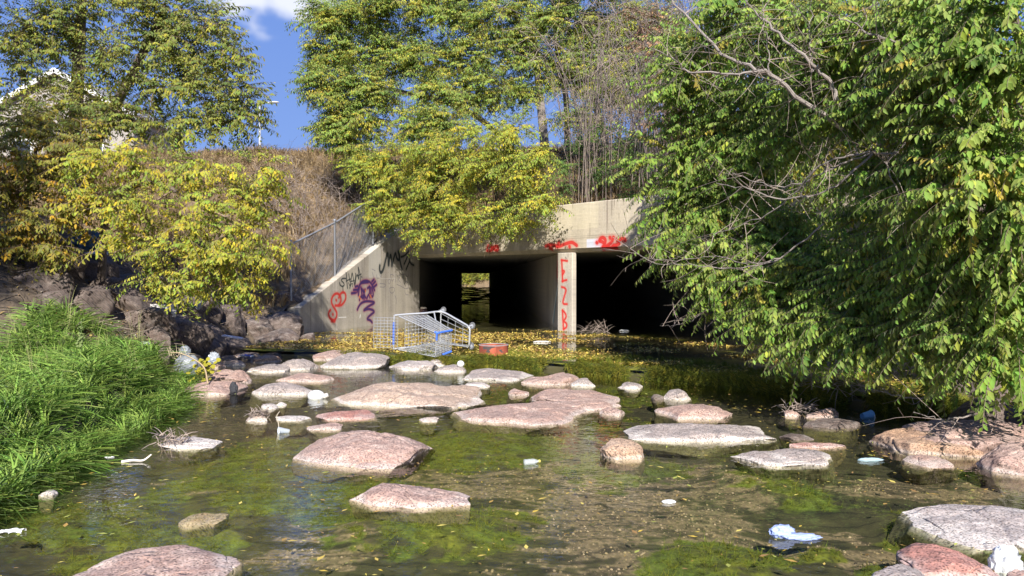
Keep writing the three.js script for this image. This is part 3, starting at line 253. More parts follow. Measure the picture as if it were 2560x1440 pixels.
function bedMask(x, z) {
  const wx = x + 0.35 * n3(x * 0.9, 2, z * 0.9) + 0.12 * n3(x * 2.6, 5, z * 2.6), wz = z + 0.30 * n3(x * 0.8, 8, z * 1.1);
  const wa = fbm(x * 2.1, 31, z * 2.1, 4), wb = fbm(x * 7.5, 37, z * 7.5, 3); let sand = -1, alg = -1;
  for (const [t, px, pz, rx, rz] of BED_PATCHES) { const q = ((wx - px) / rx) ** 2 + ((wz - pz) / rz) ** 2; if (q > 5) continue; const m = 1 - q * 0.62; if (t === 's') sand = Math.max(sand, m); else alg = Math.max(alg, m); }
  const f = fbm(wx * 2.2, 1, wz * 3.2, 4), f2 = fbm(wx * 9, 6, wz * 12, 4), s2 = fbm(wx * 1.0 + wa, 13, wz * 6.0 + wa, 4);
  sand = sm(0.02, 0.22, sand * 0.55 + wa * 1.1 + wb * 0.6 + s2 * 1.1 - 0.03); alg = sm(-0.02, 0.22, alg * 0.5 + wa * 0.9 + wb * 0.8 - f * 0.8);
  return { wx, wz, wa, wb, f, f2, sand, alg };
}
const bedY = (x, z) => { let a = 0; for (const [t, px, pz, rx, rz] of BED_PATCHES) if (t === 'a') a = Math.max(a, sm(1.4, 0.2, ((x - px) / rx) ** 2 + ((z - pz) / rz) ** 2)); return -0.15 + 0.05 * fbm(x * 1.2, 0, z * 1.2, 3) + 0.045 * a + 0.015 * a * fbm(x * 6, 3, z * 6, 3); };
{ // stream bed: sand, gravel and algae as they lie
  const X0 = -6.5, X1 = 6.5, Z0 = -14.5, Z1 = 3, S = 2048, hsh = (i, j) => { const h = Math.sin(i * 127.1 + j * 311.7) * 43758.5453; return h - Math.floor(h); };
  const tex = dataTex(S, (u, v, i, j) => {
    const x = lerp(X0, X1, u), z = lerp(Z0, Z1, v);
    const { wx, wz, wa, wb, f, f2, sand, alg } = bedMask(x, z);
    const g = hsh(i, j), g2 = hsh(i >> 1, j >> 1), g3 = hsh(i >> 2, (j >> 2) + 5), fil = 1 - 2.2 * Math.abs(fbm(wx * 14 + wa * 3, 41, wz * 5 + wb * 3, 3)), flow = Math.abs(fbm(wx * 1.3 + wa * 0.8, 21, wz * 4.6 + wa, 3));
    const dk = 0.55 + 1.2 * clamp(0.5 + f + f2); let c = [0.040 * dk, 0.036 * dk, 0.013 * dk];
    const sc = (0.35 + 0.55 * g2 + 0.35 * g3 + 0.2 * g) * (0.85 + 0.8 * f2), sa = [0.27 * sc, 0.20 * sc, 0.115 * sc]; c = c.map((b, q) => lerp(b, sa[q], sand * (g3 > 0.88 ? 0.25 : 1)));
    const ak = clamp(0.5 + 0.22 * clamp(fil) + 1.3 * f2 + 0.5 * (g2 - 0.4) + 0.5 * wb, 0.1, 2), al = [(0.125 + 0.09 * f) * ak, (0.15 + 0.03 * f) * ak, 0.011 * ak]; c = c.map((b, q) => lerp(b, al[q], alg));
    const dark = sm(0.075, 0.02, flow); c = c.map((b) => b * (1 - 0.65 * dark * (1 - 0.5 * alg)));
    return c.map((b) => Math.pow(Math.max(0, b), 1 / 2.2));
  }, true);
  tex.wrapS = tex.wrapT = THREE.ClampToEdgeWrapping;
  const nx = 150, nz = 200, pos = [], uv = [], idx = [];
  for (let j = 0; j <= nz; j++) for (let i = 0; i <= nx; i++) { const u = i / nx, v = j / nz, x = lerp(X0, X1, u), z = lerp(Z0, Z1, v);
    pos.push(x, bedY(x, z), z); uv.push(u, v); }
  for (let j = 0; j < nz; j++) for (let i = 0; i < nx; i++) { const a = j * (nx + 1) + i, c = a + nx + 1; idx.push(a, c, a + 1, a + 1, c, c + 1); }
  structure(mesh('stream_bed', triGeo(pos, idx, uv), new THREE.MeshStandardMaterial({ map: tex, roughness: 1, bumpMap: rockBump, bumpScale: 0.03 }), scene));
}
// ------------------------------------------------------------------ water
const ripple = (seed, kmin, kmax, stretch, n) => { const r = rngOf(seed), W = []; for (let i = 0; i < n; i++) { const a = r() * 6.283, k = lerp(kmin, kmax, r() ** 1.6); W.push([Math.round(Math.cos(a) * k), Math.round(Math.sin(a) * k * stretch), r() * 6.283, 1 / (1 + 0.10 * k)]); } return dataTex(700, (u, v) => { let s = 0; for (const [a, b, p, m] of W) s += m * Math.sin(6.283 * (a * u + b * v) + p); return 0.5 + 0.055 * s; }); };
const waterMat = (bump, scale, tint) => new THREE.MeshPhysicalMaterial({ color: new THREE.Color().setRGB(...tint), transmission: 1, thickness: 0, ior: 1.33, roughness: 0.02, bumpMap: bump, bumpScale: scale });
function waterSheet(name, plan, y, mat) { const s = new THREE.Shape(plan.map(([x, z]) => new THREE.Vector2(x, -z))), g = new THREE.ShapeGeometry(s); g.rotateX(-Math.PI / 2); const p = g.attributes.position, uv = g.attributes.uv; for (let i = 0; i < p.count; i++) uv.setXY(i, p.getX(i) / 2.6, p.getZ(i) / 2.6); const m = structure(mesh(name, g, mat, scene)); m.position.y = y; return m; }
const WATER_LOW = waterMat(ripple(5, 4, 80, 1.2, 110), 0.0026, [0.9, 0.9, 0.8]), WATER_HIGH = waterMat(ripple(9, 1, 20, 1.2, 50), 0.0042, [0.8, 0.8, 0.66]);
waterSheet('stream_water', [[7, 8], [-7, 8], [-7, -13.9], [-5.2, -13.75], ...WEIR.slice(0, 16).reverse().map(([x, z]) => [x, z + 0.07]), [7, -6.6]], 0, WATER_LOW);
waterSheet('culvert_water', [...WEIR, [-8, -18], [-7, -150], [3, -150], [5.5, -60], [7, -13]], AP, WATER_HIGH);
{ // apron slab and the thin sheet of water going over its lip
  const plan = [...WEIR, [-8, -24], [-7.5, FAR - 1], [2, FAR - 1], [7, -18]];
  const g = prism(plan, -0.7, 0.055), p = g.attributes.position, col = [];
  for (let i = 0; i < p.count; i++) col.push(0.085, 0.075, 0.04);
  g.setAttribute('color', new THREE.Float32BufferAttribute(col, 3));
  structure(mesh('apron', g, std([0.10, 0.09, 0.05], 1), scene));
  const pos = [], uv = [], idx = [], L = smooth(WEIR.slice(0, 16).map(([x, z]) => V(x, 0, z)), 160), prof = [[-0.02, AP], [0.03, AP - 0.012], [0.06, AP - 0.05], [0.075, 0.03], [0.08, -0.03]];
  L.forEach((c, i) => prof.forEach(([o, y], k) => { const w = 0.02 * n3(c.x * 6, k, c.z * 6); pos.push(c.x - 0.45 * (o + w) * 1, y, c.z + 0.9 * (o + w)); uv.push(i * 0.03, k * 0.05); }));
  for (let i = 0; i < L.length - 1; i++) for (let k = 0; k < prof.length - 1; k++) { const a = i * prof.length + k, b = a + prof.length; idx.push(a, b, a + 1, a + 1, b, b + 1); }
  structure(mesh('weir_water', triGeo(pos, idx, uv), WATER_LOW, scene));
}
{ // algae film on the apron floor, a real sheet lying on the slab
  const nx = 160, nz = 120, pos = [], uv = [], idx = [], X0 = -5.5, X1 = 6, Z0 = -19, Z1 = -7.4;
  const tex = dataTex(1024, (u, v, i, j) => { const x = lerp(X0, X1, u), z = lerp(Z0, Z1, v), f = fbm(x * 1.2, 3, z * 1.2, 5), f2 = fbm(x * 6, 9, z * 6, 3), h = Math.sin(i * 127.1 + j * 311.7) * 43758.5453, g = h - Math.floor(h);
    const m = sm(-0.12, 0.18, f + 0.35 * sm(-14.5, -11, z - 0.45 * x) - 0.15), k = 0.8 + 0.8 * f2 + 0.3 * g; const c = [lerp(0.075, 0.26, m) * k, lerp(0.06, 0.26, m) * k, lerp(0.025, 0.025, m) * k]; return c.map((b) => Math.pow(Math.max(b, 0), 1 / 2.2)); }, true);
  tex.wrapS = tex.wrapT = THREE.ClampToEdgeWrapping;
  const lineZ = (x) => { for (let i = 1; i < WEIR.length; i++) if (x >= WEIR[i][0]) { const [x0, z0] = WEIR[i - 1], [x1, z1] = WEIR[i]; return lerp(z0, z1, (x - x0) / (x1 - x0)); } return -14.2; };
  for (let j = 0; j <= nz; j++) for (let i = 0; i <= nx; i++) { const u = i / nx, x = lerp(X0, X1, u), z1 = lineZ(x), z = lerp(Z0, z1, j / nz); pos.push(x, 0.085 + 0.03 * fbm(x * 2, 0, z * 2, 3) + 0.02 * sm(1.2, 0, z1 - z), z); uv.push(u, (z - Z0) / (Z1 - Z0)); }
  for (let j = 0; j < nz; j++) for (let i = 0; i < nx; i++) { const a = j * (nx + 1) + i, c = a + nx + 1; idx.push(a, c, a + 1, a + 1, c, c + 1); }
  stuff(tag(mesh('algae', triGeo(pos, idx, uv), new THREE.MeshStandardMaterial({ map: tex, roughness: 1, bumpMap: rockBump, bumpScale: 0.03 }), scene), 'olive green algae carpet under shallow water before the culvert', 'algae'));
}

{ // mud bar lying in the left cell, just above the water with wet gaps
  const nx = 16, nz = 150, pos = [], idx = [], col = [];
  for (let j = 0; j <= nz; j++) for (let i = 0; i <= nx; i++) { const z = lerp(-31, -100, j / nz), x = lerp(-2.85, 0.75, i / nx) - 0.0472 * (-22.5 - z) * 1 + 0.0; const f = fbm(x * 0.9, 2, z * 0.35, 4); pos.push(x, AP - 0.01 + 0.10 * (f + 0.16) - 0.12 * sm(-36, -31, z), z); const k = 0.8 + 0.6 * f; col.push(0.10 * k, 0.08 * k, 0.055 * k); }
  for (let j = 0; j < nz; j++) for (let i = 0; i < nx; i++) { const a = j * (nx + 1) + i, c = a + nx + 1; idx.push(a, a + 1, c, a + 1, c + 1, c); }
  structure(mesh('mud_bar', triGeo(pos, idx, null, col), new THREE.MeshStandardMaterial({ vertexColors: true, roughness: 1 }), scene));
}

// ------------------------------------------------------------------ culvert
const PAINT = { k: 'rgba(28,34,34,0.88)', r: 'rgba(196,38,30,0.9)', m: 'rgba(170,40,60,0.55)', p: 'rgba(52,28,92,0.92)', o: 'rgba(222,120,50,0.85)', g: 'rgba(95,92,105,0.55)', w: 'rgba(236,234,228,0.9)', t: 'rgba(120,165,180,0.7)' };
function concrete(w, h, ppm, seed, base, paint, u0, v0, extra) {     // u right, v up from (u0, v0), metres
  const cv = document.createElement('canvas'); cv.width = Math.round(w * ppm); cv.height = Math.round(h * ppm);
  const c = cv.getContext('2d'), im = c.createImageData(cv.width, cv.height), r = rngOf(seed);
  for (let j = 0; j < cv.height; j++) for (let i = 0; i < cv.width; i++) {
    const x = i / ppm, y = j / ppm, f = fbm(x * 1.1, seed, y * 1.1, 4), st = fbm(x * 5, seed + 9, y * 0.35, 3), fi = fbm(x * 22, seed, y * 22, 2), pit = fbm(x * 40, seed + 4, y * 40, 2) > 0.33 ? 0.8 : 1, k = (j * cv.width + i) * 4;
    const b = (1 + 0.20 * f + 0.16 * st + 0.10 * fi) * pit; im.data[k] = clamp(base[0] * b, 0, 255); im.data[k + 1] = clamp(base[1] * b, 0, 255); im.data[k + 2] = clamp(base[2] * (b - 0.04 * f), 0, 255); im.data[k + 3] = 255;
  }
  c.putImageData(im, 0, 0);
  const X = (u) => (u - u0) * ppm, Y = (v) => cv.height - (v - v0) * ppm;
  for (let i = 0; i < w * 9; i++) { const x = r() * cv.width, y0 = r() < 0.6 ? 0 : r() * cv.height * 0.5, l = (0.15 + 0.8 * r() * r()) * cv.height, ww = (0.008 + 0.03 * r() * r()) * ppm; c.fillStyle = r() < 0.6 ? `rgba(84,74,62,${0.08 + 0.16 * r()})` : `rgba(230,222,206,${0.06 + 0.12 * r()})`; for (let k = 0; k < 5; k++) c.fillRect(x + (r() - 0.5) * ww, y0, ww * (0.4 + 0.6 * r()), l * (0.5 + 0.5 * r())); }
  for (let i = 0; i < w * h * 7; i++) { c.fillStyle = `rgba(70,62,54,${0.2 + 0.35 * r()})`; c.beginPath(); c.ellipse(r() * cv.width, r() * cv.height, ppm * (0.004 + 0.012 * r()), ppm * (0.004 + 0.01 * r()), 0, 0, 6.3); c.fill(); }
  if (extra) extra(c, X, Y, ppm, r);
  c.lineCap = 'round'; c.lineJoin = 'round';
  for (const [kind, width, pts] of paint) {
    for (const [grow, al] of [[2.8, 0.07], [1.7, 0.2], [1.0, 0.95]]) {
      c.globalAlpha = al; c.strokeStyle = PAINT[kind]; c.lineWidth = width * grow * ppm; c.beginPath();
      const P = pts.map(([u, v]) => [X(u), Y(v)]); c.moveTo(...P[0]);
      if (P.length === 2) c.lineTo(...P[1]); else { for (let i = 1; i < P.length - 1; i++) c.quadraticCurveTo(P[i][0], P[i][1], (P[i][0] + P[i + 1][0]) / 2, (P[i][1] + P[i + 1][1]) / 2); c.lineTo(...P[P.length - 1]); }
      c.stroke();
    }
  }
  c.globalAlpha = 1;
  const t = new THREE.CanvasTexture(cv); t.colorSpace = THREE.SRGBColorSpace; t.magFilter = THREE.LinearFilter; return t;
}
const concreteBump = dataTex(512, (u, v) => tileFbm(u, v, 14, 5, 21));
const concMat = (map) => new THREE.MeshStandardMaterial({ map, roughness: 0.93, bumpMap: concreteBump, bumpScale: 0.006 });
// a solid from a face outline in (s, y), run back by its thickness; u = s, v = y
function wallSolid(o, dir, nor, outline, thick, u0, v0, w, h) {
  const s = new THREE.Shape(outline.map(([a, b]) => new THREE.Vector2(a, b))), g = new THREE.ExtrudeGeometry(s, { depth: thick, bevelEnabled: true, bevelThickness: 0.015, bevelSize: 0.015, bevelOffset: -0.015, bevelSegments: 1 });
  const p = g.attributes.position, uv = g.attributes.uv;
  for (let i = 0; i < p.count; i++) { const a = p.getX(i), b = p.getY(i), d = p.getZ(i); uv.setXY(i, (a - u0) / w, (b - v0) / h); p.setXYZ(i, o[0] + dir[0] * a - nor[0] * d, b, o[1] + dir[1] * a - nor[1] * d); }
  g.computeVertexNormals(); return g;
}
const culvert = thing('culvert', 'twin-cell concrete box culvert with graffiti on its walls', 'culvert');
{
  const base = [176, 166, 150];
  const L = 5.97, wt = concrete(6.2, 3.4, 200, 3, base, WING_PAINT, 0, -0.3, (c, X, Y) => { c.strokeStyle = 'rgba(235,230,220,0.35)'; c.lineWidth = 3; for (const u of [0.9, 2.35, 3.75, 4.55]) { c.beginPath(); c.moveTo(X(u), Y(-0.2)); c.lineTo(X(u + 0.01), Y(2.6)); c.stroke(); } c.beginPath(); c.moveTo(X(3.75), Y(1.32)); c.lineTo(X(4.6), Y(1.33)); c.stroke(); c.fillStyle = 'rgba(205,200,190,0.5)'; c.fillRect(X(3.1), Y(2.3), 0.65 * 200, 0.95 * 200); });
  mesh('wing_wall', wallSolid(WE, wdir, wnor, [[0, -0.6], [L + 0.2, -0.6], [L + 0.2, 2.9], [5.6, 2.9], [3.85, 2.236], [0, 0.71]], 0.3, 0, -0.3, 6.2, 3.4), concMat(wt), culvert);
  const HL = 13.2, ht = concrete(10.2, 1.12, 200, 8, [186, 174, 152], HEAD_PAINT, -0.1, 1.87, (c, X, Y) => { c.fillStyle = 'rgba(205,208,222,0.8)'; const [a, b] = HEAD_PATCH; c.fillRect(X(a[0]), Y(a[1]), (b[0] - a[0]) * 200, (a[1] - b[1]) * 200); c.strokeStyle = 'rgba(120,110,98,0.5)'; c.lineWidth = 2; for (const v of [2.2, 2.24]) { c.beginPath(); c.moveTo(X(0), Y(v)); c.lineTo(X(10), Y(v + 0.01)); c.stroke(); } c.fillStyle = 'rgba(222,208,176,0.35)'; c.fillRect(X(5.4), Y(2.95), 380, 110); });
  // headwall beam with a chamfered lower lip, extruded along the face
  const prof = [[0.10, OPEN_TOP], [0, OPEN_TOP + 0.085], [0, HEAD_TOP - 0.02], [0.02, HEAD_TOP], [0.38, HEAD_TOP], [0.4, HEAD_TOP - 0.02], [0.4, OPEN_TOP]], pos = [], uv = [], idx = [];
  const o = along(A, hdir, -0.02);
  prof.forEach((p, i) => { const q = prof[(i + 1) % prof.length]; for (const [b, y] of [p, q]) for (const s of [0, HL]) { pos.push(o[0] + hdir[0] * s - hnor[0] * b, y, o[1] + hdir[1] * s - hnor[1] * b); uv.push((s + 0.1) / 10.2, (y - 1.87) / 1.12); } const k = i * 4; idx.push(k, k + 1, k + 2, k + 2, k + 1, k + 3); });
  const hm = concMat(ht); hm.side = THREE.DoubleSide; mesh('headwall', triGeo(pos, idx, uv), hm, culvert);
  const plain = concMat(concrete(4, 2, 128, 21, [150, 142, 130], [], 0, 0));
  const pierL = Math.hypot(PR[0] - PL[0], PR[1] - PL[1]);
  const pt = concrete(0.6, 2.2, 300, 14, [182, 172, 156], PIER_PAINT, 0, 0);
  mesh('pier_face', wallSolid(PL, hdir, hnor, [[0, -0.5], [pierL, -0.5], [pierL, OPEN_TOP - 0.004], [0, OPEN_TOP - 0.004]], 0.1, 0, 0, 0.6, 2.2), concMat(pt), culvert);
  const stx = concrete(4, 2.2, 200, 17, [176, 168, 154], SIDE_PAINT, 0, 0), q0 = along(PL, hnor, -0.1), q1 = along(PR, hnor, -0.1);
  const len = (q0[1] - FAR) / 0.9989, pw = prism([q0, q1, along(q1, tdir, len), along(q0, tdir, len)], -0.5, OPEN_TOP - 0.004);
  { const p = pw.attributes.position, u = pw.attributes.uv; for (let i = 0; i < p.count; i++) u.setXY(i, ((p.getX(i) - PL[0]) * tdir[0] + (p.getZ(i) - PL[1]) * tdir[1]) / 4, p.getY(i) / 2.2); }
  stx.wrapS = stx.wrapT = THREE.ClampToEdgeWrapping; mesh('pier_wall', pw, concMat(stx), culvert);
  const a0 = along(A, hnor, -0.4), r0 = along(RC, hnor, -0.4), ll = (a0[1] - FAR) / 0.9989, rl = (r0[1] - FAR) / 0.9989, out = [-0.9989, 0.0472];
  mesh('side_wall', prism([A, along(A, tdir, ll), along(along(A, tdir, ll), out, 0.35), along(A, out, 0.35)], -0.5, OPEN_TOP - 0.004), plain, culvert);
  mesh('side_wall', prism([RC, along(RC, out, -0.35), along(along(RC, tdir, rl), out, -0.35), along(RC, tdir, rl)], -0.5, OPEN_TOP - 0.004), plain, culvert);
  const far1 = along(a0, tdir, ll), far2 = along(r0, tdir, rl);
  mesh('roof_slab', prism([along(a0, out, 0.4), along(r0, out, -0.4), [far2[0] + 0.4, FAR], [far1[0] - 0.4, FAR]], OPEN_TOP, OPEN_TOP + 0.3), plain, culvert);
  mesh('wing_wall', prism([RC, along(RC, [0.05, 1], 4.2), along(along(RC, [0.05, 1], 4.2), [1, 0], 0.3), along(RC, [1, 0], 0.3)], -0.5, 2.4), plain, culvert);
}

// ------------------------------------------------------------------ foliage kit
// one leaf: folded along its midrib, tip curling; base at origin, blade along +x, face up
function leafShape(L, W, curl) { const p = [0, 0, 0, L * 0.42, 0.12 * W, W / 2, L * 0.45, -0.05 * L, 0, L * 0.42, 0.12 * W, -W / 2, L * 0.78, -curl * L * 0.5 + 0.06 * W, W * 0.28, L * 0.78, -curl * L * 0.5 + 0.06 * W, -W * 0.28, L, -curl * L, 0]; return [p, [0, 1, 2, 0, 2, 3, 1, 4, 2, 3, 2, 5, 4, 6, 2, 5, 2, 6]]; }
const LEAF_GEO = (() => { const [p, i] = leafShape(1, 0.44, 0.16); return [p, i]; })();
function leafMatrix(base, dir, normal, size) { const x = dir.clone().normalize(), z = x.clone().cross(normal).normalize(), y = z.clone().cross(x); const m = new THREE.Matrix4().makeBasis(x, y, z); m.scale(V(size, size, size)); m.setPosition(base); return m; }
function makeSpray(seed, { length = 0.6, leaves = 22, size = 0.075, droop = 0.18, hang = 0.75, side = 2, yellow = 0.1 } = {}) {
  const r = rngOf(seed), list = [], twigs = [];
  const run = (start, dir, len, n, thick) => {
    const pts = []; let p = start.clone(), d = dir.clone().normalize();
    for (let i = 0; i <= 5; i++) { pts.push(p.clone()); p.add(d.clone().multiplyScalar(len / 5)); d.y -= droop * (0.5 + 0.7 * r()); d.x += (r() - 0.5) * 0.15; d.z += (r() - 0.5) * 0.2; d.normalize(); }
    twigs.push(tube(pts, thick, thick * 0.35, 3));
    const c = new THREE.CatmullRomCurve3(pts);
    for (let i = 0; i < n; i++) {
      const t = 0.1 + 0.9 * (i + r() * 0.5) / n, q = c.getPoint(Math.min(1, t)), T = c.getTangent(Math.min(1, t)), S = T.clone().cross(V(0, 1, 0)).normalize().multiplyScalar(i % 2 ? 1 : -1);
      const ld = T.clone().multiplyScalar(0.35 + 0.3 * r()).add(S.multiplyScalar(0.35 + 0.5 * r())).add(V(0, -hang * (0.6 + 0.8 * r()), 0)).add(V((r() - 0.5) * 0.4, (r() - 0.5) * 0.3, (r() - 0.5) * 0.4));
      const no = V((r() - 0.5) * 1.2, 0.9, (r() - 0.5) * 1.2).add(T.clone().multiplyScalar(0.5));
      const k = r(), tint = k < yellow ? [1.35, 1.2, 0.7] : k < yellow + 0.1 ? [0.75, 0.75, 0.6] : [0.8 + 0.35 * r(), 0.85 + 0.3 * r(), 0.8 + 0.3 * r()];
      list.push({ m: leafMatrix(q, ld, no, size * (0.7 + 0.5 * r()) * (t > 0.9 ? 0.7 : 1)), tint });
    }
    return c;
  };
  const main = run(V(0, 0, 0), V(1, 0.12, 0), length, leaves, 0.0035);
  for (let s = 0; s < side; s++) { const t = 0.15 + 0.5 * r(), q = main.getPoint(t), T = main.getTangent(t); run(q, T.add(V(0, (r() - 0.4) * 0.5, (s % 2 ? 1 : -1) * (0.6 + 0.5 * r()))), length * (0.45 + 0.3 * r()), Math.round(leaves * 0.55), 0.0025); }
  const pos = [], idx = [], col = [], v = V(0, 0, 0), [lp, li] = LEAF_GEO;
  for (const { m, tint } of list) { const o = pos.length / 3; for (let i = 0; i < lp.length; i += 3) { v.set(lp[i], lp[i + 1], lp[i + 2]).applyMatrix4(m); pos.push(v.x, v.y, v.z); col.push(...tint); } for (const i of li) idx.push(o + i); }
  return { list, foliage: triGeo(pos, idx, null, col), twig: mergeGeometries(twigs), len: length };
}
const LEAF_ONE = new Map();
function leafOne(tint) { const k = tint.map((t) => Math.round(t * 4) / 4).join(); if (!LEAF_ONE.has(k)) { const [p, i] = LEAF_GEO, col = []; for (let q = 0; q < p.length / 3; q++) col.push(...tint.map((t) => Math.round(t * 4) / 4)); LEAF_ONE.set(k, triGeo(p, i, null, col)); } return LEAF_ONE.get(k); }
const KIT = {
  elm: [11, 12, 13, 14].map((s) => makeSpray(s, { length: 0.60, leaves: 23, size: 0.064, side: 2 })),
  elmLong: [21, 22, 23].map((s) => makeSpray(s, { length: 0.85, leaves: 30, size: 0.070, side: 1, droop: 0.14 })),
  ash: [31, 32, 33, 34].map((s) => makeSpray(s, { length: 0.48, leaves: 12, size: 0.068, side: 2, droop: 0.11, hang: 0.6, yellow: 0.16 })),
  small: [41, 42, 43].map((s) => makeSpray(s, { length: 0.54, leaves: 13, size: 0.070, side: 3, droop: 0.12, hang: 0.65, yellow: 0.15 })),
};
const camP = V(0, 1.35, 0);
function inFrame(p) { const d = -p.z; return d > 1 && Math.abs(p.x / d) < 0.64 && Math.abs((p.y - 1.35) / d - 0.013) < 0.36; }
/* a tree: trunk and limbs grown to the clump centres, sub-branches through each clump, leafy sprays on them */
function growTree(root, opt) {
  const { seed, trunk, r0, r1, clumps, kit, scale = 1, density = 1, palette, bias = V(0, 0, 0), bark = M.bark, single = 0, mat = LEAF, subs = 8, limbR = 1, nodesFrom = 0.3, depthK = 1 } = opt, r = rngOf(seed);
  const inv = root.position.clone(), loc = (p) => p.clone().sub(inv);
  const limbs = [], subsG = [], nodes = [];
  trunk.forEach((tp, ti) => { const pts = smooth(tp, 14); mesh('trunk', tube(pts.map(loc), r0 * (ti ? 0.7 : 1), r1 * (ti ? 0.7 : 1), 10, 1.5), bark, root); pts.forEach((p, i) => { if (i / 14 >= nodesFrom) nodes.push({ p, r: lerp(r0, r1, i / 14) * 0.7 }); }); });
  const C = clumps.map(([x, y, z, rx, ry]) => ({ c: V(x, y, z), rx, ry })), list = [];
  const dist = (c) => Math.min(...nodes.map((n) => n.p.distanceTo(c.c)));
  C.sort((a, b) => dist(a) - dist(b));
  for (const { c, rx, ry } of C) {
    let best = nodes[0], bd = 1e9; for (const n of nodes) { const d = n.p.distanceTo(c) * (1 + 0.6 * Math.max(0, n.p.y - c.y) / (0.5 + n.p.distanceTo(c))); if (d < bd && n.p.distanceTo(c) > 0.05) { bd = d; best = n; } }
    const mid = best.p.clone().lerp(c, 0.5).add(V((r() - 0.5) * 0.25, 0.12 * bd * (r() - 0.2), (r() - 0.5) * 0.25).multiplyScalar(Math.min(1, bd)));
    const ra = Math.min(best.r * 0.75, 0.012 + 0.018 * bd) * limbR, rb = Math.max(0.006, ra * 0.5), pts = smooth([best.p, mid, c], 7);
    limbs.push([tube(pts.map(loc), ra, rb, 5, 2), ra]); pts.forEach((p, i) => { if (i > 2) nodes.push({ p, r: lerp(ra, rb, i / 7) }); });
    const rz = Math.min(rx, 1.1) * depthK, nb = Math.max(4, Math.round(subs * Math.sqrt(rx * ry) * 2.2));
    for (let b = 0; b < nb; b++) {
      const th = r() * 6.283, u = r() * 2 - 1, q = Math.sqrt(1 - u * u), out = V(q * Math.cos(th) * rx, u * ry, q * Math.sin(th) * rz), e = c.clone().add(out.multiplyScalar(0.35 + 0.85 * r()).add(bias.clone().multiplyScalar(0.35 * rx)));
      const m2 = c.clone().lerp(e, 0.5).add(V((r() - 0.5) * 0.15, 0.06 + 0.08 * r(), (r() - 0.5) * 0.15)), sp = smooth([c, m2, e], 5);
      subsG.push(tube(sp.map(loc), rb * 0.55, 0.003, 3));
      const cu = new THREE.CatmullRomCurve3(sp), ns = Math.max(2, Math.round(5.5 * density));
      for (let s = 0; s < ns; s++) { const t = 0.25 + 0.75 * (s + r()) / ns, p = cu.getPoint(Math.min(t, 1)), T = cu.getTangent(Math.min(t, 1)); T.multiplyScalar(0.7).add(V((r() - 0.5) * 1.6, (r() - 0.45) * 1.3, (r() - 0.5) * 1.6)).add(bias); T.y *= 0.85; list.push({ p, d: T.normalize(), s: scale * (0.55 + 0.65 * r()), k: Math.floor(r() * kit.length), c: palette(r, p) }); }
    }
  }
  const big = limbs.filter(([, q]) => q > 0.022).map(([g]) => g), little = limbs.filter(([, q]) => q <= 0.022).map(([g]) => g);
  for (const g of big) mesh('limb', g, bark, root);
  stuff(mesh('branch', mergeGeometries([...little, ...subsG]), bark === M.bark ? M.twig : bark, root));
  const mats = list.map(({ p, d, s }) => { const x = d, z = x.clone().cross(V(0, 1, 0)).normalize(), y = z.clone().cross(x); const m = new THREE.Matrix4().makeBasis(x, y, z); m.scale(V(s, s, s)); m.setPosition(loc(p)); return m; });
  const order = list.map((o, i) => i).filter((i) => inFrame(list[i].p)).sort((a, b) => list[a].p.distanceTo(camP) / list[a].s - list[b].p.distanceTo(camP) / list[b].s), front = new Set();
  let left = single; for (const i of order) { const n = kit[list[i].k].list.length; if (n <= left) { front.add(i); left -= n; } else break; }
  const lm = new Map();
  for (const i of front) {
    const { k, c } = list[i], key = c.map((q) => Math.round(q * 40)).join(); if (!lm.has(key)) { const m = mat.clone(); m.color.setRGB(...c); lm.set(key, m); }
    for (const { m, tint } of kit[k].list) { const o = mesh('leaf', leafOne(tint), lm.get(key), root); mats[i].clone().multiply(m).decompose(o.position, o.quaternion, o.scale); }
    const tw = mesh('twig', kit[k].twig, M.twig, root); mats[i].decompose(tw.position, tw.quaternion, tw.scale);
  }
  const crown = new THREE.Group(); put(crown, 'crown', root);
  kit.forEach((sp, k) => {
    const ids = list.map((o, i) => i).filter((i) => list[i].k === k && !front.has(i)); if (!ids.length) return;
    const f = new THREE.InstancedMesh(sp.foliage, mat, ids.length), t = new THREE.InstancedMesh(sp.twig, M.twig, ids.length), col = new THREE.Color();
    ids.forEach((i, n) => { f.setMatrixAt(n, mats[i]); t.setMatrixAt(n, mats[i]); f.setColorAt(n, col.setRGB(...list[i].c)); });
    stuff(put(f, 'foliage', crown)); stuff(put(t, 'twigs', crown));
  });
  return list.length;
}
const mixPal = (...rows) => (r) => { let k = r(), i = 0; while (i < rows.length - 1 && k > rows[i][0]) { k -= rows[i][0]; i++; } const b = 0.8 + 0.4 * r(); return rows[i][1].map((q) => q * b); };
